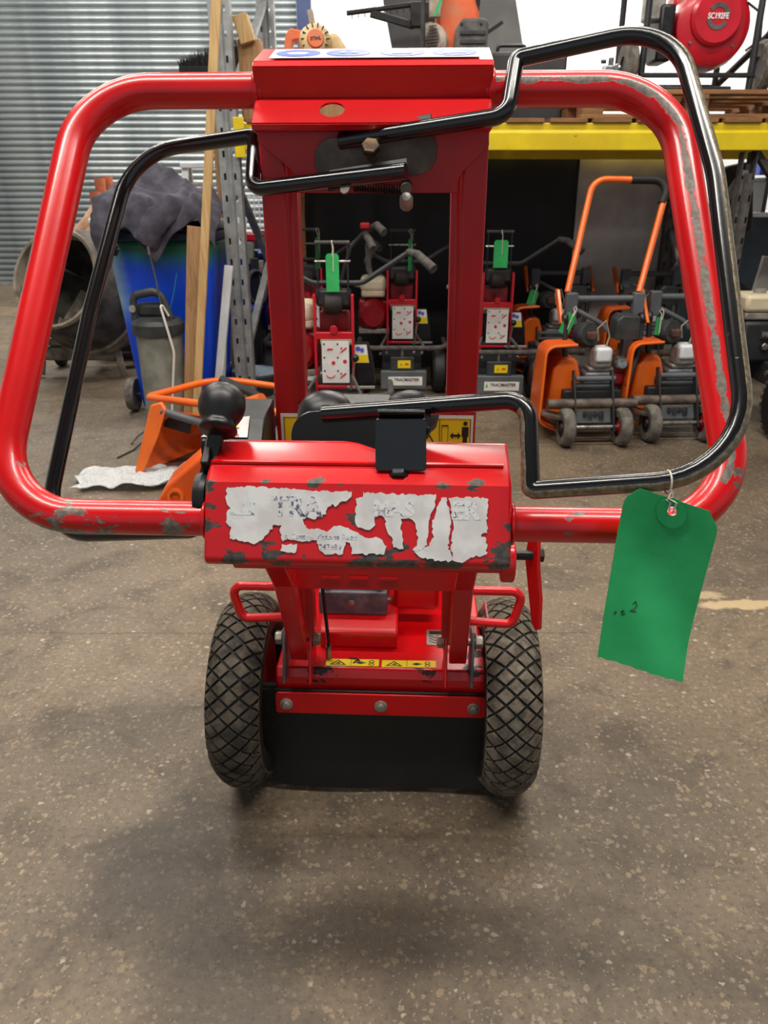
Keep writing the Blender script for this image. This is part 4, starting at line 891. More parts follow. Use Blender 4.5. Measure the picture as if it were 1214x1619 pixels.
# ------------------------------------------------------------------ red garden machines parked under the rack
def garden_machine(full):
    t = thing('garden_machine', '', 'garden machine', (0, 0, 0), 0, 'red garden machines parked under the rack')
    for s in (-1, 1):
        M().box((s*.092, 0, .42), (.013, .045, .66)).build('frame_upright', 'engine_red', t, bev=.003)
        M().cyl((s*.072, .01, .73), (s*.072, .01, .985), .0045, 8).build('thin_post', 'dark_frame', t)
    M().box((0, -.008, .555), (.19, .03, .034)).build('frame_crossbar', 'engine_red', t, bev=.003)
    M().box((0, -.008, .300), (.19, .03, .016)).build('frame_crossbar', 'engine_red', t, bev=.003)
    M().lathe([(0, .01), (.018, .01), (.020, 0), (0, 0)], (.0, -.024, .585), (0, -1, 0), 14).build('red_knob', 'engine_red', t)
    M().cyl((-.082, .01, .985), (.082, .01, .985), .0085, 10).build('control_bar', 'grip_grey', t)
    M().cyl((-.085, .01, .90), (.085, .01, .90), .006, 8).build('cross_rod', 'steel', t)
    pn = M().box((.006, -.03, .428), (.134, .006, .205)).build('instruction_panel', 'card_white', t)
    pr = M(); rnd = random.Random(3)
    for i in range(2):
        for j in range(3):
            cx = -.027 + .066*i; cz = .495 - .066*j
            pr.box((cx - .022, -.0338, cz + .022), (.008, .001, .008))
    pr.build('panel_print', 'print_black', pn)['kind'] = 'stuff'
    pr = M()
    for (cx, cz, k) in ((-.02, .490, 0), (.045, .488, 1), (-.005, .425, 2), (.052, .432, 2), (-.02, .365, 3), (.042, .362, 1)):
        o3 = (cx, -.0335, cz)
        if k == 0: pr.prism([(-.016, -.004), (.012, -.002), (.014, .006), (-.012, .006)], o3, (1, 0, 0), (0, 0, 1), .001)
        elif k == 1: pr.prism([(-.018, -.012), (-.008, -.012), (.018, .008), (.012, .014)], o3, (1, 0, 0), (0, 0, 1), .001).prism([(-.016, .006), (-.006, .004), (-.004, .012), (-.012, .014)], o3, (1, 0, 0), (0, 0, 1), .001)
        elif k == 2: pr.prism(oval(.010, .010, 12), o3, (1, 0, 0), (0, 0, 1), .001)
        else: pr.tube([Vector(o3) + Vector((.020*math.cos(a), 0, .014*math.sin(a))) for a in [PI + PI*q/8 for q in range(9)]], .0025, 5)
    pr.build('panel_figures', 'print_red', pn)['kind'] = 'stuff'
    M().tube(fillet([(-.18, .02, .84), (-.10, .02, .80), (.14, .02, .80), (.37, .02, .945)], .08, 6), .013, 10).build('handlebar', 'dark_frame', t)
    M().tube([(.36, .02, .94), (.40, -.03, .935), (.475, -.11, .875)], [.017, .020, .023], 14).build('grip', 'grip_grey', t)
    M().tube([(-.18, .02, .84), (-.20, -.03, .86), (-.22, -.09, .80)], [.017, .020, .023], 14).build('grip', 'grip_grey', t)
    M().box((0, .05, .73), (.17, .08, .08)).build('control_head', 'dark_frame', t, bev=.012)
    M().lathe([(0, .05), (.04, .05), (.05, .03), (.05, -.03), (0, -.05)], (-.01, .02, .70), (1, 0, 0), 16).build('cable_drum', 'leather_brown', t)
    # engine at the left
    M().box((-.185, .14, .655), (.17, .20, .10)).build('fuel_tank', 'cream_tank', t, bev=.035, seg=3); M().box((-.185, .14, .60), (.155, .18, .05)).build('tank_base', 'cream_tank', t, bev=.015)
    M().lathe([(0, .04), (.014, .04), (.016, 0), (0, 0)], (-.27, .10, .645), (-1, 0, .2), 12).build('tank_cap', 'alloy', t)
    M().lathe([(0, .07), (.07, .07), (.095, .04), (.10, -.02), (0, -.02)], (-.185, .06, .47), (0, -1, 0), 24).build('recoil_cover', 'dark_red_engine', t)
    M().box((-.18, .16, .47), (.20, .18, .18)).build('engine_block', 'dark_red_engine', t, bev=.02)
    M().box((-.18, .12, .365), (.20, .2, .03)).build('engine_mount', 'alloy', t, bev=.004)
    M().box((0, .10, .60), (.15, .06, .12)).build('belt_housing', 'dark_red_engine', t, bev=.01)
    M().box((.01, .10, .51), (.17, .08, .035)).build('cream_strip', 'cream_tank', t, bev=.006)
    # lever with ball
    M().bar((.078, -.045, .29), (.102, -.05, .44), .010, .006).build('gear_lever', 'steel', t)
    M().ball((.104, -.052, .452), .019, 14).build('lever_ball', 'black_plastic', t)
    # right guard with safety sticker
    M().prism([(.10, .30), (.10, .50), (.165, .50), (.19, .42), (.20, .30)], (0, .02, 0), (1, 0, 0), (0, 0, 1), -.12).build('side_guard', 'black_plastic', t, bev=.006)
    ss = M().prism([(.10, .415), (.10, .505), (.158, .505), (.170, .415)], (0, .018, 0), (1, 0, 0), (0, 0, 1), .002).build('guard_sticker', 'card_white', t)
    M().prism([(.102, .417), (.102, .455), (.164, .455), (.168, .417)], (0, .0155, 0), (1, 0, 0), (0, 0, 1), .001).build('sticker_yellow', 'yellow_label', ss)
    M().prism(oval(.012, .012, 12, .116, .485), (0, .0155, 0), (1, 0, 0), (0, 0, 1), .001).prism(oval(.010, .012, 12, .136, .478), (0, .0155, 0), (1, 0, 0), (0, 0, 1), .001).build('sticker_blue', 'print_blue', ss)
    M().box((.13, -.03, .302), (.14, .02, .012)).build('step_plate', 'alloy', t, bev=.002)
    # bumper, front plates, wheels, chassis
    M().tube(fillet([(-.275, .05, .31), (-.28, -.22, .30), (.28, -.22, .30), (.275, .05, .31)], .09, 7), .016, 10).build('bumper', 'grip_grey', t)
    for s in (-1, 1): M().bar((s*.09, -.05, .36), (s*.14, -.22, .30), .012, .012).build('bumper_stay', 'grip_grey', t)
    M().cyl((.0, -.22, .29), (.0, -.22, .22), .012, 10).build('front_pin', 'steel', t)
    M().box((.0, -.235, .205), (.15, .03, .085)).build('front_block', 'pump_dark', t, bev=.004)
    fl = M().box((.012, -.2515, .205), (.080, .003, .048)).build('front_label', 'yellow_label', t)
    M().prism([(-.014, .198), (-.002, .198), (-.008, .212)], (0, -.2535, 0), (1, 0, 0), (0, 0, 1), .0008).box((.028, -.2538, .206), (.022, .0008, .010)).build('label_print', 'print_red', fl)
    M().box((.01, -.235, .105), (.29, .05, .115)).build('front_plate', 'grey_frame', t, bev=.006)
    wl2 = M().box((.02, -.262, .100), (.215, .003, .055)).build('name_label', 'card_white', t)
    text('TRACMASTER', .027, 'print_black', wl2, (.028, -.2645, .108), (1, 0, 0), (0, 0, 1), ext=.0006, offset=.0004, squash=.95)
    M().prism([(-.080, .095), (-.064, .095), (-.072, .120)], (0, -.2645, 0), (1, 0, 0), (0, 0, 1), .0008).build('label_logo', 'tag_green', wl2)
    M().box((0, .12, .20), (.26, .5, .16)).build('chassis', 'dark_frame', t, bev=.01)
    for s in (-1, 1):
        M().lathe([(.06, -.04), (.11, -.045), (.132, -.03), (.137, 0), (.132, .03), (.11, .045), (.06, .04)], (s*.240, -.12, .137), (1, 0, 0), 28).build('tyre', 'black_rubber', t)
        M().lathe([(0, -.03), (.06, -.03), (.065, 0), (.06, .03), (0, .03)], (s*.240, -.12, .137), (1, 0, 0), 18).build('wheel_rim', 'dark_red_engine', t)
    for x, z in ((-.10, .262), (.075, .265), (.125, .262), (-.14, .255)): hexbolt(M(), (x, -.17, z), (0, -1, 0), .010, .008).build('chassis_bolt', 'chrome', t)
    return t
gm0 = garden_machine(True)
GM = [(-.245, 3.78, 0, 'red garden machine with a white instruction panel, standing foremost of its row'),
      (.115, 5.02, 0, 'red garden machine whose green tag hangs edge on, beside the round grips'),
      (.705, 4.88, 0, 'red garden machine under the rack next to the orange turf cutters'),
      (-.50, 5.16, 0, 'red garden machine under the rack beside the grey perforated upright')]
for i, (x, y, a, lb_) in enumerate(GM):
    o = gm0 if i == 0 else copy_tree(gm0)
    o.location = (x, y, 0); o.rotation_euler = (0, 0, a); o['label'] = lb_
def card_tag(label, p, w_, h_, rz, tilt=0, strg=.045, flat=True):
    t = thing('card_tag', label, 'tag', p, rz, 'green tags on the parked machines', rot=(0, tilt, rz))
    M().prism([(-w_/2 + .01, 0), (-w_/2, -.012), (-w_/2, -h_), (w_/2, -h_), (w_/2, -.012), (w_/2 - .01, 0)], (0, -.001, -strg), (1, 0, 0), (0, 0, 1), -.0015).build('card', 'tag_green', t)
    M().tube([(0, -.011, -strg - .012), (.004, -.012, -strg*.5), (0, -.010, .004), (0, .002, .012), (0, .011, 0), (.006, .0, -strg*.4), (.004, -.011, -strg - .08)], .0022, 6).build('string', 'twine', t)
card_tag('green card tag on the control bar of the foremost red garden machine', (-.245, 3.772, .982), .062, .175, 0)
card_tag('green card tag turned edge on, on the red garden machine beside the round grips', (.165, 5.008, .982), .085, .19, 1.25)
card_tag('green card tag on the red garden machine next to the orange turf cutters', (.712, 4.872, .982), .088, .16, .05)
card_tag('green card tag on the red garden machine beside the perforated upright', (-.425, 5.148, .982), .085, .19, 1.3)
# strimmer-like handle with a red switch behind the front machine
t = thing('brush_cutter_handle', 'black cutter handle with red switch and two rubber grips between the red machines', 'handle', (-.03, 4.62, 0))
p0 = lambda px, py, Y=4.62: at(px, py, Y) - Vector((-.03, 4.62, 0))
M().tube([p0(555, 390), p0(575, 368), p0(590, 362)], .011, 10).build('control_arm', 'dark_frame', t)
M().tube([p0(588, 360), p0(596, 356, 4.55), p0(607, 368, 4.5)], [.018, .022, .024], 12).build('grip', 'grip_grey', t)
M().tube([p0(578, 370), p0(584, 380, 4.55), p0(590, 394, 4.5)], [.018, .022, .024], 12).build('grip', 'grip_grey', t)
M().box(tuple(p0(577, 357)), (.055, .04, .035)).build('red_switch', 'engine_red', t, bev=.008)
M().tube([p0(580, 385), p0(583, 425), p0(588, 440)], [.012, .018, .012], 10).build('throttle_lever', 'grip_grey', t)
M().tube([p0(555, 390), p0(545, 420), Vector((-.32, .1, .35)), Vector((-.34, .12, .0))], .011, 10).build('stand_tube', 'dark_frame', t)

# ------------------------------------------------------------------ orange turf cutters
def turf_cutter():
    t = thing('turf_cutter', '', 'turf cutter', (0, 0, 0), 0, 'orange turf cutters parked by the rack')
    for s, hub in ((-1, 'dark_frame'), (1, 'dark_red_engine')):
        M().lathe([(.05, -.026), (.085, -.03), (.096, -.02), (.098, 0), (.096, .02), (.085, .03), (.05, .026)], (s*.145, 0, .098), (1, 0, 0), 28).build('wheel', 'wheel_grey', t)
        M().lathe([(0, -.03), (.02, -.03), (.022, -.02), (.052, -.018), (.052, .018), (.022, .02), (.02, .03), (0, .03)], (s*.145, 0, .098), (1, 0, 0), 18).build('wheel_hub', hub, t)
        M().prism([(-.03, .08), (.02, .08), (.14, .36), (.10, .37)], (s*.098 - .004, 0, 0), (0, 1, 0), (0, 0, 1), .008).build('wheel_arm', 'dark_frame', t, bev=.002)
        M().tube(fillet([(s*.20 + .07, .24, .62), (s*.195 + .07, .22, .44), (s*.14 + .065, .16, .27)], .1, 6), .014, 10).build('side_tube', 'dark_frame', t)
        M().box((s*.175 + .085, .30, .665), (.058, .05, .125)).build('clamp_block', 'grey_frame', t, bev=.006)
        M().prism([(.25, .58), (.29, .57), (.42, .71), (.41, .735), (.38, .735)], (s*.225 + .085 - .009, 0, 0), (0, 1, 0), (0, 0, 1), .018).build('handle_socket', 'orange_bar', t, bev=.004)
        M().lathe([(0, .012), (.03, .012), (.035, 0), (.03, -.012), (0, -.012)], (s*.20 + .07, .25, .60), (1, 0, 0), 14).build('clamp_knob', 'black_plastic', t)
    M().cyl((-.145, 0, .098), (.145, 0, .098), .011, 12).build('axle', 'steel', t)
    pl_ = M().prism([(-.095, .115), (.095, .115), (.088, .178), (-.088, .178)], (0, .0, 0), (1, 0, 0), Vector((0, .25, 1)).normalized(), -.006).build('name_plate', 'grey_frame', t, bev=.002)
    text('Belle', .058, 'print_black', pl_, (-.0, .030, .152), (-1, 0, 0), Vector((0, -.25, -1)).normalized(), ext=.001, offset=.0008)
    M().tube([(-.235, .06, .205), (.225, .06, .205)], .026, 18).build('roller_tube', 'roller_steel', t)
    for z, y in ((.325, .10), (.285, .12)): M().tube([(-.09, y, z), (.115, y, z)], .014, 12).build('cross_bar', 'grey_frame', t)
    M().box((.01, .26, .235), (.30, .30, .05)).build('bed', 'dark_frame', t, bev=.006)
    M().box((.06, .26, .30), (.16, .18, .08)).build('crankcase', 'cast_grey', t, bev=.012)
    M().box((.155, .25, .30), (.09, .12, .07)).build('fuel_cover', 'dark_red_engine', t, bev=.015)
    M().box((.07, .24, .352), (.13, .10, .016)).build('head_flange', 'alloy', t, bev=.003)
    M().box((.07, .225, .41), (.10, .10, .10)).build('rocker_box', 'alloy', t, bev=.012)
    M().box((.07, .215, .43), (.080, .11, .075)).build('rocker_cover', 'white_plastic', t, bev=.014, seg=3)
    M().lathe([(0, .05), (.025, .05), (.035, .03), (.035, -.02), (0, -.03)], (.165, .20, .385), (0, -1, .1), 16).build('carburettor', 'chrome', t)
    M().lathe([(.02, .03), (.055, .03), (.065, .01), (.065, -.04), (.02, -.05)], (.0, .26, .52), (.3, -1, .2), 20).build('recoil_ring', 'pump_dark', t)
    M().box((.005, .200, .525), (.05, .04, .04)).build('rusty_boss', 'rust', t, bev=.008)
    M().prism([(.13, .50), (.13, .60), (.155, .625), (.25, .62), (.255, .50)], (0, .20, 0), (1, 0, 0), (0, 0, 1), -.12).build('muffler_box', 'pump_dark', t, bev=.008)
    M().box((.20, .23, .46), (.05, .06, .10)).build('exhaust_stub', 'dark_frame', t, bev=.006)
    M().tube([(.04, .2, .50), (.03, .2, .56), (.07, .2, .60), (.10, .21, .52), (.085, .2, .47)], .0045, 8).build('fuel_pipe', 'bottle_grey', t)
    M().tube([(-.10, .31, .695), (.27, .31, .695)], .017, 14).build('handle_bar', 'grey_frame', t)
    M().tube([(-.10, .30, .66), (.06, .26, .58), (.10, .26, .54)], .012, 10).build('brace_tube', 'grey_frame', t)
    # orange side shell: bent sheet open towards the front, with the rounded tank inside
    sh = fillet([Vector((-.10, 0, .50)), Vector((-.255, 0, .49)), Vector((-.265, 0, .10)), Vector((-.17, 0, .06))], [0, .05, .05, 0], 5)
    k = len(sh); g = M()
    for y in (-.02, .16, .36): g.v += [(p.x + (.04 if y > .3 else 0), y + .10, p.z*(1 - .25*(y > .3))) for p in sh]
    for r in range(2):
        for i in range(k - 1): g.f.append((r*k + i, r*k + i + 1, (r+1)*k + i + 1, (r+1)*k + i))
    g.f.append(tuple(2*k + i for i in range(k)))
    g.build('side_shell', 'orange_paint', t, solid=.006)
    M().tube([p + Vector((0, .08, 0)) for p in sh], .007, 8).build('shell_edge', 'orange_bar', t)
    M().prism(fillet2([(-.215, .09), (-.19, .36), (-.15, .42), (-.075, .42), (-.045, .33), (-.055, .09)], .04), (0, .16, 0), (1, 0, 0), (0, 0, 1), -.14).build('orange_tank', 'orange_bar', t, bev=.015, seg=3)
    M().bar((-.26, .07, .16), (-.11, .04, .13), .02, .10, (0, 1, 0)).build('worn_skirt', 'roller_steel', t, bev=.004)
    return t
def fillet2(p, r): return [(q.x, q.y) for q in fillet([Vector((a[0], a[1], 0)) for a in p] , r, 4)]
tc0 = turf_cutter()
TC = [(1.072, 3.74, .05, 'orange turf cutter with the raised orange looped handle, standing before the grey board'),
      (1.53, 3.82, .05, 'orange turf cutter beside the red wheeled machine, its handle folded away'),
      (1.14, 5.12, .05, 'orange turf cutter parked behind, next to the red garden machines'),
      (1.74, 5.06, .05, 'orange turf cutter parked behind, close against the grey board')]
for i, (x, y, a, lb_) in enumerate(TC):
    o = tc0 if i == 0 else copy_tree(tc0)
    o.location = (x, y, 0); o.rotation_euler = (0, 0, a); o['label'] = lb_
hl = tc0
q = lambda px, py, Y: tc0.matrix_basis.inverted() @ at(px, py, Y)
TM = Matrix.Translation((TC[0][0], TC[0][1], 0)) @ Matrix.Rotation(TC[0][2], 4, 'Z'); TI = TM.inverted()
q = lambda px, py, Y: TI @ at(px, py, Y)
HLp = fillet([q(897, 462, 4.06), q(938, 283, 4.30), q(1058, 285, 4.30), q(1010, 462, 4.06)], [0, .09, .06, 0], 8)
M().tube(HLp, .0165, 12).build('looped_handle', 'orange_bar', tc0, ang=60)
gl = [p for p in HLp if p.x > q(1000, 285, 4.30).x and p.z > q(1050, 325, 4.26).z]
M().tube([q(998, 284, 4.30)] + gl + [q(1046, 322, 4.25)], .0205, 12).build('foam_grip', 'black_rubber', tc0, ang=60)
t1 = card_tag('green card tag on the orange turf cutter with the raised handle', at(909, 488, 3.99), .07, .11, .5, .5, .03)
card_tag('green card tag on the orange turf cutter beside the red wheeled machine', at(1046, 492, 3.99), .06, .09, .8, .2, .03)
card_tag('green card tag on the orange turf cutter next to the red garden machines', at(848, 452, 5.30), .07, .10, .4, .3, .03)

# ------------------------------------------------------------------ right: red wheeled machine, bench with bins
RM = thing('wheeled_machine', 'red machine with black knobbly tyre and cream fuel tank beside the turf cutters', 'garden machine', (2.06, 3.95, 0))
for x in (0.02, .52):
    tm = M().lathe([(.07, -.05), (.13, -.06), (.165, -.05), (.175, 0), (.165, .05), (.13, .06), (.07, .05)], (x, -.12, .18), (1, 0, 0), 32).build('tyre', 'black_rubber', RM)
    lug = M()
    for k in range(26):
        a = 2*PI*k/26
        for s in (-1, 1): lug.box((x + s*.028, -.12 - .172*math.cos(a + s*.06), .18 + .172*math.sin(a + s*.06)), (.05, .022, .016), Euler((-(a + s*.06) + PI/2, 0, 0)).to_matrix())
    o = lug.build('tyre_lugs', 'tread_dust_dark', RM); o['kind'] = 'stuff'
    M().lathe([(0, -.04), (.07, -.04), (.075, 0), (.07, .04), (0, .04)], (x, -.12, .18), (1, 0, 0), 20).build('rim', 'engine_red', RM)
M().cyl((.0, -.12, .18), (.54, -.12, .18), .018, 12).build('axle', 'dark_frame', RM)
M().prism([(.0, .26), (.52, .26), (.52, .86), (.11, .86), (.10, .70), (.04, .42), (.0, .40)], (0, .06, 0), (1, 0, 0), (0, 0, 1), -.01).build('side_plate', 'engine_red', RM, bev=.004)
for p in ((.14, .82), (.06, .34), (.16, .46)): hexbolt(M(), (p[0], .048, p[1]), (0, -1, 0), .012, .008).build('plate_bolt', 'steel', RM)
M().tube([(-.06, .0, .33), (.40, .0, .31)], .013, 10).build('cross_rod', 'roller_steel', RM)
M().box((-.02, .27, .66), (.26, .22, .09)).build('fuel_tank', 'cream_tank', RM, bev=.02); M().box((-.02, .27, .595), (.24, .20, .04)).build('tank_base', 'alloy', RM, bev=.01)
M().box((-.03, .27, .46), (.22, .22, .22)).build('engine_block', 'dark_frame', RM, bev=.02)
hexbolt(M().cyl((-.05, .15, .50), (.02, .15, .50), .02, 12), (-.02, .155, .44), (0, -1, 0), .02, .02).build('engine_fittings', 'steel', RM)
M().lathe([(0, .02), (.03, .02), (.034, 0), (0, 0)], (-.04, .27, .705), (0, 0, 1), 16).build('tank_cap', 'pump_grey', RM)
M().box((.25, .2, .30), (.5, .4, .12)).build('chassis', 'dark_frame', RM, bev=.01)
# bench
BN = thing('workbench', 'black framed workbench with a white shelf beyond the rack', 'workbench', (2.95, 6.2, 0))
for x in (-.55, .6):
    for y in (-.3, .3): M().box((x, y, .52), (.05, .05, 1.04)).build('leg', 'dark_frame', BN)
M().box((.02, 0, 1.055), (1.32, .75, .03)).build('shelf', 'white_plastic', BN, bev=.003); M().box((.02, .31, .53), (1.3, .03, 1.02)).build('back_panel', 'bench_panel', BN)
M().bar((-.55, -.3, .75), (.0, -.3, .35), .04, .04).build('stay', 'dark_frame', BN)
for i, (x, c_) in enumerate(((-.26, 'shop_blue'), (-.08, 'shop_blue'), (.10, 'shop_blue'))):
    for r in range(2):
        z = 1.32 + r*.19
        if r == 1 and i == 2: continue
        t = thing('parts_bin', 'open blue plastic parts bin stacked on the white shelf', 'bin', (2.95 + x + .05, 5.98, z), 0, 'blue parts bins')
        g = M(); g.box((0, 0, .005), (.165, .2, .01)).box((-.08, 0, .07), (.006, .2, .14)).box((.08, 0, .07), (.006, .2, .14)).box((0, .097, .075), (.165, .006, .15)).box((0, -.097, .035), (.165, .006, .07))
        g.build('bin_shell', c_, t, bev=.004); M().box((0, .0, .05), (.14, .16, .07)).build('contents', 'saw_dusty', t, bev=.02); M().box((0, -.101, .03), (.07, .003, .03)).build('label_slot', 'card_white', t)
M().box((.03 + .05, -.2, .235 + 1.055), (.66, .26, .02)).build('bin_rack', 'dark_frame', BN)
for x in (-.22, .38): M().box((x, -.2, 1.18), (.03, .24, .22)).build('bin_support', 'dark_frame', BN)
t = thing('spray_bottle', 'grey squeeze bottle with yellow bands on the white shelf', 'bottle', (2.595, 5.92, 1.07))
M().lathe([(0, 0), (.045, 0), (.048, .01), (.046, .17), (.04, .20), (.022, .23), (.02, .25), (0, .25)], n=20).build('bottle_body', 'bottle_grey', t)
for z in (.03, .13): M().lathe([(.0475, z), (.0495, z + .002), (.0485, z + .038), (.047, z + .04)], n=20).build('yellow_band', 'yellow_label', t)
M().lathe([(0, .29), (.016, .288), (.022, .27), (.022, .25), (0, .25)], n=14).build('bottle_cap', 'yellow_label', t)
t = M().box((0, 0, .03), (.20, .12, .06)).box((.02, 0, .065), (.12, .1, .012)).build('blue_packet', 'teal', bev=.008); t.location = (2.46, 5.95, 1.071); tag(t, 'flat blue packet lying on the white shelf', 'packet')
t = thing('machine_seat', 'dark brown worn seat pad hanging behind the rack upright', 'seat', (2.36, 5.55, 0))
M().prism(fillet2([(-.17, .94), (-.10, 1.36), (.10, 1.40), (.17, 1.0), (.16, .96)], .05), (0, 0, 0), (1, 0, 0), (0, 0, 1), -.07).build('pad', 'leather_brown', t, bev=.02, seg=3); M().bar((0, .09, 0), (0, .09, 1.2), .04, .04).build('stem', 'dark_frame', t); M().box((0, .09, .01), (.3, .3, .02)).build('foot', 'dark_frame', t)
t = thing('grey_cabinet', 'tall pale grey panel with round knockouts under the bench', 'cabinet', (2.62, 5.30, 0), -.1)
M().box((0, 0, .40), (.30, .05, .80), (0, .12, 0)).build('panel', 'board_grey', t, bev=.006)
for z in (.30, .50, .66): M().lathe([(0, .006), (.045, .006), (.05, 0), (0, 0)], (.02 + z*.1 - .05, -.026, z), (0, -1, 0), 18).build('knockout', 'alloy', t)

# ------------------------------------------------------------------ left: bin, jacket, timbers, pump, mixer ...
BX, BY = -1.21, 4.62
BI = thing('wheelie_bin', 'tall blue wheelie bin oversprayed green, under a dark jacket', 'bin', (BX, BY, 0))
def frust(x0, y0, x1, y1, z0, z1, off=0): 
    return ([(-x0, -y0, z0), (x0, -y0, z0), (x0, y0, z0), (-x0, y0, z0), (-x1, -y1 - off, z1), (x1, -y1 - off, z1), (x1, y1, z1), (-x1, y1, z1)], [(0, 3, 2, 1), (4, 5, 6, 7), (0, 1, 5, 4), (1, 2, 6, 5), (2, 3, 7, 6), (3, 0, 4, 7)])
mb = M(); mb.add(*frust(.215, .25, .285, .31, .02, .97)); mb.build('bin_body', 'bin_body', BI, bev=.035, seg=3)
M().box((0, 0, .985), (.60, .65, .05)).build('rim', 'bin_dark', BI, bev=.012)
mb = M(); mb.add(*frust(.305, .335, .25, .28, 1.012, 1.062)); mb.build('lid', 'bin_dark', BI, bev=.015)
M().box((-.0, -.255, .10), (.34, .03, .12)).build('base_skirt', 'tub_blue', BI, bev=.01)
for s in (-1, 1):
    M().lathe([(.05, -.02), (.092, -.024), (.10, 0), (.092, .024), (.05, .02)], (s*.275, .10 - .30, .10), (1, 0, 0), 24).build('wheel', 'wheel_grey', BI); M().lathe([(0, -.018), (.05, -.018), (.05, .018), (0, .018)], (s*.275, -.20, .10), (1, 0, 0), 14).build('wheel_hub', 'wheel_grey', BI)
M().cyl((-.28, -.20, .10), (.28, -.20, .10), .011, 8).build('axle', 'pump_dark', BI)
M().tube([(-.2, .33, .98), (.2, .33, .98)], .014, 8).build('rear_handle', 'bin_blue', BI)
# jacket: crumpled cloth draped on the lid
JK = thing('jacket', 'crumpled dark grey work jacket draped over the blue wheelie bin', 'jacket', (BX - .02, BY - .05, 1.065))
def ridge(p): return 1 - 2*abs(mnoise.noise(p))
def cloth(u, v):
    x = -.27 + .62*u; y = -.40 + .66*v; P_ = Vector((x, y, 0))
    q1 = ridge(Vector((x*3.1 + y*2.2, y*2.0 - x, 3.1))); q2 = ridge(Vector((x*6.0 - y*4.0, y*5.5 + x*2, 7.7))); n3 = mnoise.noise(Vector((x*16, y*14, 1.7)))
    hump = .17*math.exp(-((x + .02)**2/.06 + (y - .02)**2/.07)); z = .02 + hump + .075*max(0, q1) + .030*q2 + .010*n3
    z = max(z, .012 + .006*abs(n3))
    ed = -.315 + .03*q2
    if y < ed:
        dr = ed - y; L = .6 + 1.6*math.exp(-((u - .07)/.09)**2) + 1.1*math.exp(-((u - .48)/.15)**2)
        z -= dr*L*1.6; y = -.335 - .035*min(1, dr/.04) - .022*q1
    if x > .27: z -= (x - .27)*1.2
    return (x, y, z)
M().grid(cloth, 110, 100).build('cloth', 'cloth', JK, solid=.006, ang=180)
def sleeve(pts, r, seed):
    ds = dense(fillet(pts, .08, 6), .012); m1 = M().tube(ds, r, 22, caps=False); n0 = []
    for p in m1.v:
        P_ = Vector(p); k = min(ds, key=lambda q_: (q_ - P_).length); d = P_ - k
        f = 1 + .42*(ridge(Vector((P_.x*11 + seed, P_.y*11, P_.z*7))) - .55) + .10*mnoise.noise(P_*34)
        d.y *= .62; n0.append(tuple(k + d*f))
    m1.v = n0; m1.build('sleeve', 'cloth', JK, ang=180)
sleeve([Vector((-.16, -.16, .12)), Vector((-.215, -.33, .07)), Vector((-.235, -.385, -.05)), Vector((-.215, -.375, -.15))], .055, 2.0)
M().lathe([(.0, 0), (.040, 0), (.048, .03), (.046, .05)], (-.213, -.374, -.165), (.15, .1, 1), 14).build('cuff', 'black_cloth', JK)
sleeve([Vector((.20, -.16, .11)), Vector((.13, -.35, .07)), Vector((.05, -.40, -.01)), Vector((-.01, -.39, -.10))], .062, 5.0)
# leaning timbers
def lean_bar(name, label, cat, p0, p1, w_, d_, mat):
    p0, p1 = Vector(p0), Vector(p1); t = thing(name, label, cat, p0)
    M().bar((0, 0, 0), p1 - p0, w_, d_, (0, 1, 0)).build('length', mat, t, bev=.002); return t
lean_bar('timber_batten', 'tall thin pale timber batten leaning in front of the blue bin', 'timber', at(308, 660, 4.02).xy.to_3d() + Vector((0, 0, .006)), at(343, -20, 4.06), .042, .022, 'wood_pale')
lean_bar('timber_plank', 'shorter brown timber plank leaning against the blue bin', 'timber', at(299, 660, 4.06).xy.to_3d() + Vector((0, .01, .008)), at(308, 358, 4.11), .072, .03, 'wood_mid')
lean_bar('aluminium_angle', 'white aluminium angle length leaning beside the perforated upright', 'metal length', at(340, 640, 4.28).xy.to_3d() + Vector((0, 0, .01)), at(362, 420, 4.32), .045, .03, 'white_plastic')
lean_bar('aluminium_offcut', 'short white offcut leaning beside the perforated upright', 'metal length', at(352, 632, 4.36).xy.to_3d() + Vector((-.01, 0, .008)), at(355, 548, 4.36), .02, .035, 'white_plastic')
# pump
PU = thing('fluid_extractor', 'grey cylindrical fluid extractor with dark handled top in front of the blue bin', 'pump', (-1.205, 4.12, 0)); PU.scale = (.95, .95, 1.07)
M().lathe([(0, 0), (.105, 0), (.118, .02), (.122, .12), (.125, .36), (.128, .50), (0, .50)], n=28).build('tank', 'pump_grey', PU)
M().lathe([(.128, .47), (.142, .475), (.145, .525), (.128, .545), (.09, .555), (0, .555)], n=28).build('collar', 'pump_dark', PU)
M().tube(fillet([(-.115, -.03, .545), (-.115, -.03, .66), (.035, -.03, .685), (.085, -.03, .55)], [0, .04, .06, 0], 6), .020, 12).build('handle', 'pump_dark', PU)
M().box((-.03, .03, .585), (.16, .08, .07)).build('pump_head', 'pump_dark', PU, bev=.02)
M().cyl((-.115, -.055, .60), (-.115, -.062, .60), .018, 12).build('badge', 'alloy', PU)
M().tube(fillet([(.09, -.09, .57), (.05, -.12, .66), (.11, -.13, .40), (.06, -.14, .08), (.02, -.15, .02)], .12, 6), .0065, 8).build('hose', 'cable_white', PU)
M().tube([(.06, -.10, .60), (.03, -.05, .74), (.005, -.03, .86)], .005, 8).build('dip_tube', 'pump_dark', PU); M().cyl((.005, -.03, .85), (.002, -.028, .885), .008, 8).build('dip_tip', 'steel', PU)
M().tube([(.08, -.03, .58), (.11, .0, .68), (.13, .02, .76)], .003, 6).build('blue_line', 'teal', PU)
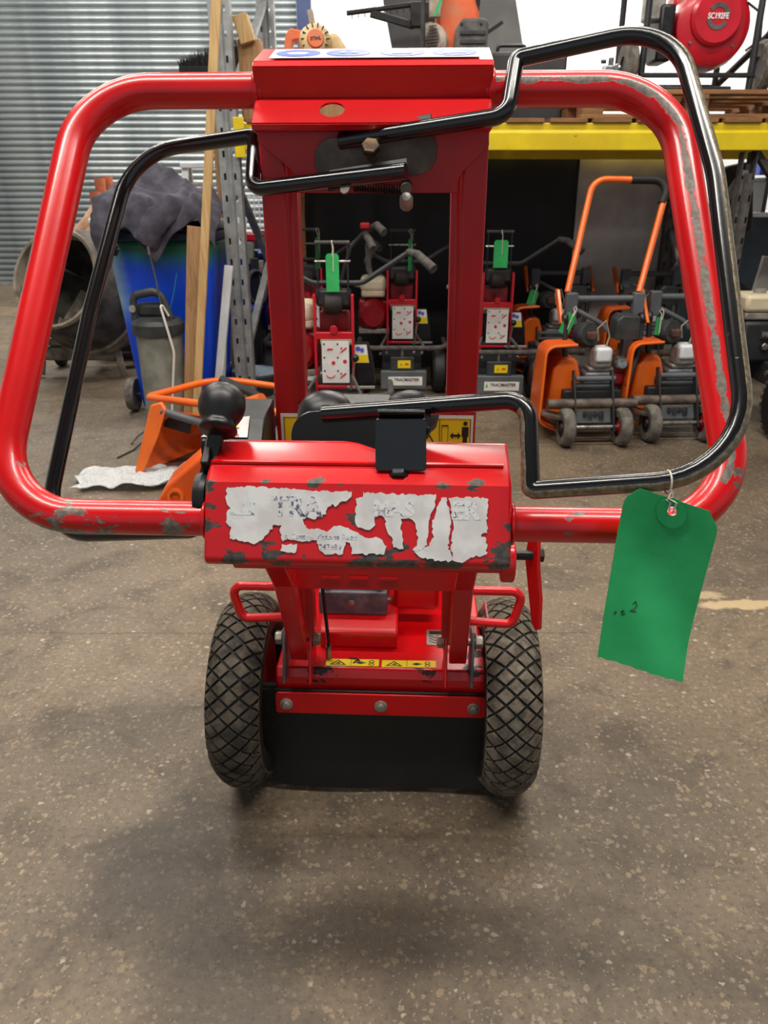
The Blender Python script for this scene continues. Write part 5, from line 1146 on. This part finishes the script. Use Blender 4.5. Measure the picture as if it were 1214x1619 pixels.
# cement mixer
CM = thing('cement_mixer', 'cement crusted concrete mixer drum tipped towards the room before the roller door', 'cement mixer', (-2.13, 5.35, 0))
ax = Vector((-.27, -.86, .36)).normalized(); oc = Vector((.10, .0, .58))
M().lathe([(.0, -.42), (.20, -.42), (.33, -.30), (.40, -.10), (.40, .02), (.36, .16), (.305, .30), (.30, .30)], oc, ax, 36).build('drum', 'cement_dark', CM, solid=.006)
M().lathe([(.300, .285), (.318, .28), (.326, .30), (.316, .318), (.298, .315), (.285, .20)], oc, ax, 36).build('drum_rim', 'cement', CM)
M().lathe([(.402, -.12), (.418, -.11), (.418, -.03), (.402, -.02)], oc, ax, 36).build('ring_gear', 'cement', CM)
for a in (.6, 2.7, 4.8):
    X = ax.orthogonal().normalized(); Yv = ax.cross(X); r_ = X*math.cos(a) + Yv*math.sin(a)
    M().bar(oc + r_*.27 + ax*.2, oc + r_*.30 - ax*.22, .008, .09, r_).build('mixing_blade', 'cement', CM)
M().tube(fillet([(-.28, -.05, .02), (-.25, .0, .24), (.25, .0, .24), (.30, -.05, .02)], .05, 5), .024, 10).build('front_stand', 'cement', CM)
M().box((.0, .02, .16), (.50, .12, .09)).build('tray', 'cement', CM, bev=.02); M().bar((-.2, .02, .2), (.02, .2, .55), .04, .06).bar((.25, .02, .2), (.05, .2, .55), .04, .06).build('yoke', 'cement', CM)
for s in (-1, 1):
    M().lathe([(.0, -.025), (.07, -.03), (.09, -.02), (.09, .02), (.07, .03), (0, .025)], (s*.29, .35, .09), (1, 0, 0), 20).build('wheel', 'black_rubber', CM)
M().tube([(-.29, .35, .09), (.29, .35, .09)], .015, 8).bar((0, .35, .1), (0, .05, .3), .05, .05).build('rear_frame', 'cement_dark', CM)
M().box((.27, .18, .62), (.16, .2, .34)).build('motor_cover', 'cement', CM, bev=.03)
# sheaf of clay pipes
PB = (-2.02, 6.05)
t = M().box((0, 0, .36), (.5, .4, .72)).box((0, 0, .74), (.56, .46, .04)).build('pipe_stand', 'board_dark', bev=.01); t.location = (PB[0] + .02, PB[1] + .1, 0); tag(t, 'dark stand behind the cement mixer holding clay pipes', 'stand')
for i, (px, py, dx, r_) in enumerate(((157, 282, 0, .034), (169, 279, 0, .034), (177, 288, 0, .034), (150, 303, 0, .036), (172, 306, .0, .03))):
    top = at(px, py, (6.08, 6.18, 6.28, 5.985, 6.05)[i]); t = thing('clay_pipe', 'upright terracotta pipe end clustered above the cement mixer', 'pipe', (top.x, top.y, .7605), 0, 'clay pipes behind the mixer')
    h = top.z - .7605
    M().lathe([(r_*.98, 0), (r_, h*.5), (r_*1.12, h*.72), (r_*1.12, h), (r_*.8, h), (r_*.8, 0)], n=18).build('pipe_wall', 'clay', t)
for i, (a, b_, r_) in enumerate((((118, 372), (152, 335), .036), ((135, 376), (160, 345), .036))):
    p0, p1 = at(*a, 5.72), at(*b_, 5.76); p0.z = max(p0.z, .80); t = thing('bent_pipe', 'pale bent pipe leaning on the stand beside the terracotta pipes', 'pipe', p0, 0, 'bent pale pipes'); M().tube([(0, 0, 0), (p1 - p0)*.6, (p1 - p0) + Vector((.0, .02, .03))], r_, 14).build('pipe_wall', 'pipe_pale', t)
t = thing('pink_sack', 'crumpled pink sack behind the cement mixer drum', 'sack', (-1.86, 5.80, .7605)); M().ball((0, 0, .10), .13, 16, (1.2, .8, .78)).ball((.07, 0, .17), .06, 12, (1, .8, 1)).build('sack_body', 'pink_bag', t); M().lathe([(.01, 0), (.02, .03), (.035, .05)], (.08, 0, .22), (.2, 0, 1), 10).build('sack_neck', 'pink_bag', t)
t = thing('spray_can', 'white plastic bottle with teal trigger beside the pink sack', 'bottle', at(161, 373, 5.55).xy.to_3d() + Vector((0, 0, .7605))); M().lathe([(0, 0), (.045, 0), (.05, .02), (.045, .14), (.02, .18), (0, .18)], n=16).build('bottle_body', 'white_plastic', t); M().lathe([(0, .18), (.024, .18), (.024, .23), (0, .235)], n=12).build('bottle_collar', 'teal', t); M().box((-.025, 0, .26), (.10, .04, .045)).build('trigger_head', 'white_plastic', t, bev=.012)
# broom head behind the upright
t = thing('broom', 'black bristle broom head upturned behind the pale batten', 'broom', (-1.00, 5.0, 0))
M().cyl((0, .02, 0), (0, 0, 1.82), .014, 10).build('broom_handle', 'wood_mid', t); M().box((0, 0, 1.84), (.34, .07, .05)).build('broom_stock', 'bristle', t, bev=.006)
br = M(); rnd = random.Random(4)
for k in range(420):
    x = rnd.uniform(-.17, .17); y = rnd.uniform(-.03, .03); h = (.05 + .13*(x + .17)/.34)*rnd.uniform(.7, 1.15); dx, dy = rnd.uniform(-.03, .03), rnd.uniform(-.02, .02)
    br.add([(x - .003, y, 1.86), (x + .003, y, 1.86), (x + dx, y + dy, 1.86 + h)], [(0, 1, 2)])
o = br.build('bristles', 'bristle', t); o['kind'] = 'stuff'
# step ladder
t = thing('step_ladder', 'silver aluminium step ladder standing behind the blue bin', 'ladder', (-1.37, 6.3, 0))
for s in (-1, 1): M().bar((s*.26, 0, 0), (s*.20, .28, 1.39), .05, .028, (0, 1, 0)).build('stile', 'white_plastic', t, bev=.003)
for k in range(5): M().box((0, .28*(k + .6)/5, .28*(k + .6) - .03), (.46 - .02*k, .09, .028)).build('tread', 'alloy', t, bev=.003)
M().box((0, .30, 1.40), (.46, .14, .04)).build('top_step', 'white_plastic', t, bev=.006)
for s in (-1, 1): M().bar((s*.20, .75, 0), (s*.18, .34, 1.38), .03, .02, (0, 1, 0)).build('back_leg', 'alloy', t)
# blue tub and oddments behind the upright
t = thing('blue_crate', 'dark blue plastic storage box behind the grey upright', 'box', (-1.0, 5.62, 0)); mb = M(); mb.add(*frust(.20, .17, .22, .19, .32, .80)); mb.build('box_body', 'tub_blue', t, bev=.012); M().box((0, 0, .81), (.47, .41, .03)).build('box_lid', 'tub_blue', t, bev=.006); M().box((0, 0, .16), (.38, .32, .32)).build('base_box', 'board_dark', t, bev=.01); M().box((-.02, -.188, .68), (.12, .004, .012)).build('lid_label', 'white_plastic', t)
for i, (px, py, Y, r_, mt, lb_) in enumerate(((362, 600, 5.10, .10, 'clear_plastic', 'clear wrapped shallow blue basin on the floor behind the white aluminium angle'), (405, 600, 4.82, .15, 'clear_plastic', 'clear wrapped blue basin on the floor behind the perforated upright'))):
    p = at(px, py, Y); t = thing('basin', lb_, 'basin', (p.x, p.y, 0), 0, 'basins behind the upright'); M().lathe([(0, .02), (r_*.7, .02), (r_*.95, .14), (r_*1.02, .15), (r_, .16), (r_*.6, .17), (0, .19)], n=24).build('wrapped_top', mt, t); M().lathe([(0, 0), (r_*.7, 0), (r_*.97, .135), (0, .135)], n=24).build('basin_body', 'pump_dark', t)
t = thing('blue_bowl', 'blue plastic bowl on a dark stand behind the upright', 'bowl', (-.905, 5.14, 0)); M().lathe([(0, .42), (.06, .42), (.105, .50), (.112, .505), (.10, .51), (0, .45)], n=24).build('bowl', 'shop_blue', t); M().box((0, 0, .21), (.16, .14, .42)).build('bowl_stand', 'tarp_black', t, bev=.01)
t = thing('hose_coil', 'coiled dark cable hung beside the red garden machines', 'cable', (-.86, 5.26, .52))
for k in range(5): M().tube([(.06*math.sin(a) + .006*k, -.01*k, .11*math.cos(a) + .10) for a in [2*PI*q_/20 for q_ in range(20)]], .0065, 6, closed=True).build('cable_loop', 'grip_grey', t)
M().box((0, .03, .03), (.05, .04, .5)).build('hanger', 'dark_frame', t); M().box((0, .03, -.35), (.08, .08, .34)).build('hanger_foot', 'dark_frame', t)
t = thing('wire_basket', 'white wire basket behind the grey upright', 'basket', (-.93, 5.98, .95))
for k in range(8): M().cyl((-.12 + .034*k, 0, 0), (-.12 + .034*k, 0, .24), .004, 6).build('wire', 'white_plastic', t)
for k in range(5): M().cyl((-.13, 0, .02 + .05*k), (.13, 0, .02 + .05*k), .004, 6).build('wire', 'white_plastic', t)
M().box((0, .06, -.48), (.1, .06, .94)).build('basket_post', 'dark_frame', t)
t = thing('hand_drill', 'red and grey power tool hung behind the grey upright', 'power tool', (-.88, 5.37, 0)); M().box((0, 0, .93), (.16, .06, .06)).build('tool_body', 'engine_red', t, bev=.015); M().box((-.02, 0, .83), (.06, .05, .15)).build('tool_grip', 'pump_grey', t, bev=.012); M().box((.04, .04, .68), (.05, .04, .2)).build('tool_battery', 'saw_dusty', t, bev=.01); M().box((0, .06, .42), (.05, .05, .84)).build('tool_stand', 'dark_frame', t)
t = thing('green_rake', 'olive handled tool with red cap leaning behind the upright', 'hand tool', (-1.03, 5.25, 0)); M().bar((.02, 0, 0), (.0, .05, 1.15), .05, .06, (0, 1, 0)).build('shaft', 'alloy', t, bev=.006); M().bar((.0, .05, 1.10), (.12, .05, 1.26), .06, .05, (0, 1, 0)).build('olive_grip', 'pump_grey', t, bev=.015); M().cyl((-.02, .05, 1.12), (-.02, .05, 1.18), .022, 12).build('red_cap', 'engine_red', t)
# orange machine lying on the floor at the left
OM = thing('orange_machine', 'orange machine body with looped handle lying on the floor by the white timbers', 'garden machine', (-.86, 3.35, 0))
ob = Vector((-.86, 3.35, 0)); g_ = lambda px, py, Y: at(px, py, Y) - ob
HO = fillet([g_(445, 612, 3.75), g_(345, 598, 3.75), g_(232, 628, 3.45), g_(330, 640, 3.15), g_(440, 652, 3.12)], [0, .3, .035, .2, 0], 8)
M().tube(HO, .017, 12).build('looped_handle', 'orange_bar', OM, ang=60)
# shroud: rounded side wing plus back sheet
wing = [g_(236, 640, 3.25), g_(254, 636, 3.25), g_(258, 650, 3.25), g_(222, 756, 3.25), g_(214, 748, 3.25)]
zf = lambda v: Vector((v.x, v.y, max(v.z, .004)))
sh = [g_(238, 648, 3.24), g_(250, 638, 3.24), g_(330, 664, 3.24)]
def shroud(u, v):
    top = g_(238, 645, 3.26).lerp(g_(352, 662, 3.40), u); bot = g_(219, 756, 3.24).lerp(g_(352, 715, 3.55), u)
    bot.z = max(bot.z, .006); p = top.lerp(bot, v); return (p.x, p.y + .22*math.sin(PI*v)*(.25 + .75*min(1, u*2)), p.z)
M().grid(shroud, 16, 12).build('shroud', 'orange_paint', OM, solid=.008)
ww = [g_(237, 642, 3.24), g_(254, 637, 3.22), g_(262, 648, 3.20), g_(250, 690, 3.18), g_(222, 757, 3.20), g_(213, 745, 3.22)]
M().add([tuple(zf(p)) for p in ww] + [tuple(zf(p) + Vector((0, .03, 0))) for p in ww], [tuple(range(6)), tuple(reversed(range(6, 12)))] + [(i, (i+1) % 6, (i+1) % 6 + 6, i + 6) for i in range(6)]).build('shroud_wing', 'orange_bar', OM, bev=.005)
M().tube([g_(255, 650, 3.22), g_(330, 672, 3.22)], .018, 12).build('grey_tube', 'grey_frame', OM)
M().box(tuple(g_(282, 668, 3.36)), (.12, .02, .07), (0, .3, 0)).build('dark_slot', 'black_plastic', OM)
M().bar(zf(g_(225, 752, 3.28)) + Vector((.02, .02, .02)), g_(330, 722, 3.5) + Vector((0, 0, .03)), .16, .012).build('floor_plate', 'rust', OM)
wd = [g_(245, 800, 2.9), g_(262, 770, 2.9), g_(320, 720, 2.9), g_(345, 712, 2.9), g_(360, 800, 2.9)]
M().add([tuple(p) for p in wd] + [tuple(p + Vector((0, .14, .02))) for p in wd], [tuple(range(5)), tuple(reversed(range(5, 10)))] + [(i, (i+1) % 5, (i+1) % 5 + 5, i + 5) for i in range(5)]).build('front_shroud', 'orange_paint', OM, bev=.012, seg=3)
pc = g_(278, 785, 2.9); M().lathe([(.022, 0), (.034, 0), (.034, .012), (.022, .012)], pc + Vector((0, .0, 0)), (0, -1, .1), 20).build('shroud_boss', 'orange_bar', OM)
M().tube([g_(385, 640, 3.55), g_(415, 632, 3.5)], [.03, .032], 14).build('orange_socket', 'orange_bar', OM); M().tube([g_(350, 600, 3.7), g_(400, 622, 3.6), g_(440, 650, 3.5)], .022, 10).build('grey_strut', 'pump_dark', OM)
# bubble wrap on the floor
BW = thing('bubble_wrap', 'crumpled sheet of clear bubble wrap on the floor by the orange machine', 'bubble wrap', (-1.10, 3.15, 0))
def wrap(u, v):
    x = -.26 + .60*u; y0 = -.10 + .08*u; y1 = .13 + .10*u; y = y0 + (y1 - y0)*v + .02*math.sin(u*9)
    return (x + .03*math.sin(v*7), y, .010 + .055*abs(mnoise.noise(Vector((x*8, y*8, .3)))) + .02*abs(mnoise.noise(Vector((x*21, y*21, 4.3)))) + .045*math.exp(-((v - .55)/.22)**2)*u)
M().grid(wrap, 40, 24).build('sheet', 'bubble_wrap', BW, solid=.003)
# plank under the handle on the floor
t = lean_bar('floor_plank', 'short pale plank lying flat on the floor behind the stump grinder', 'timber', (-.52, 2.62, .012), (-.30, 2.38, .012), .06, .02, 'wood_mid')
t = thing('cable_bit', 'short black wire loop lying on the floor in front of the blue bin', 'wire', at(212, 690, 3.75).xy.to_3d()); M().tube([(-.02, 0, .004), (.0, .05, .03), (.05, .09, .06), (.06, .03, .03), (.02, -.10, .004), (-.02, -.22, .004)], .005, 6).build('wire', 'pump_dark', t)
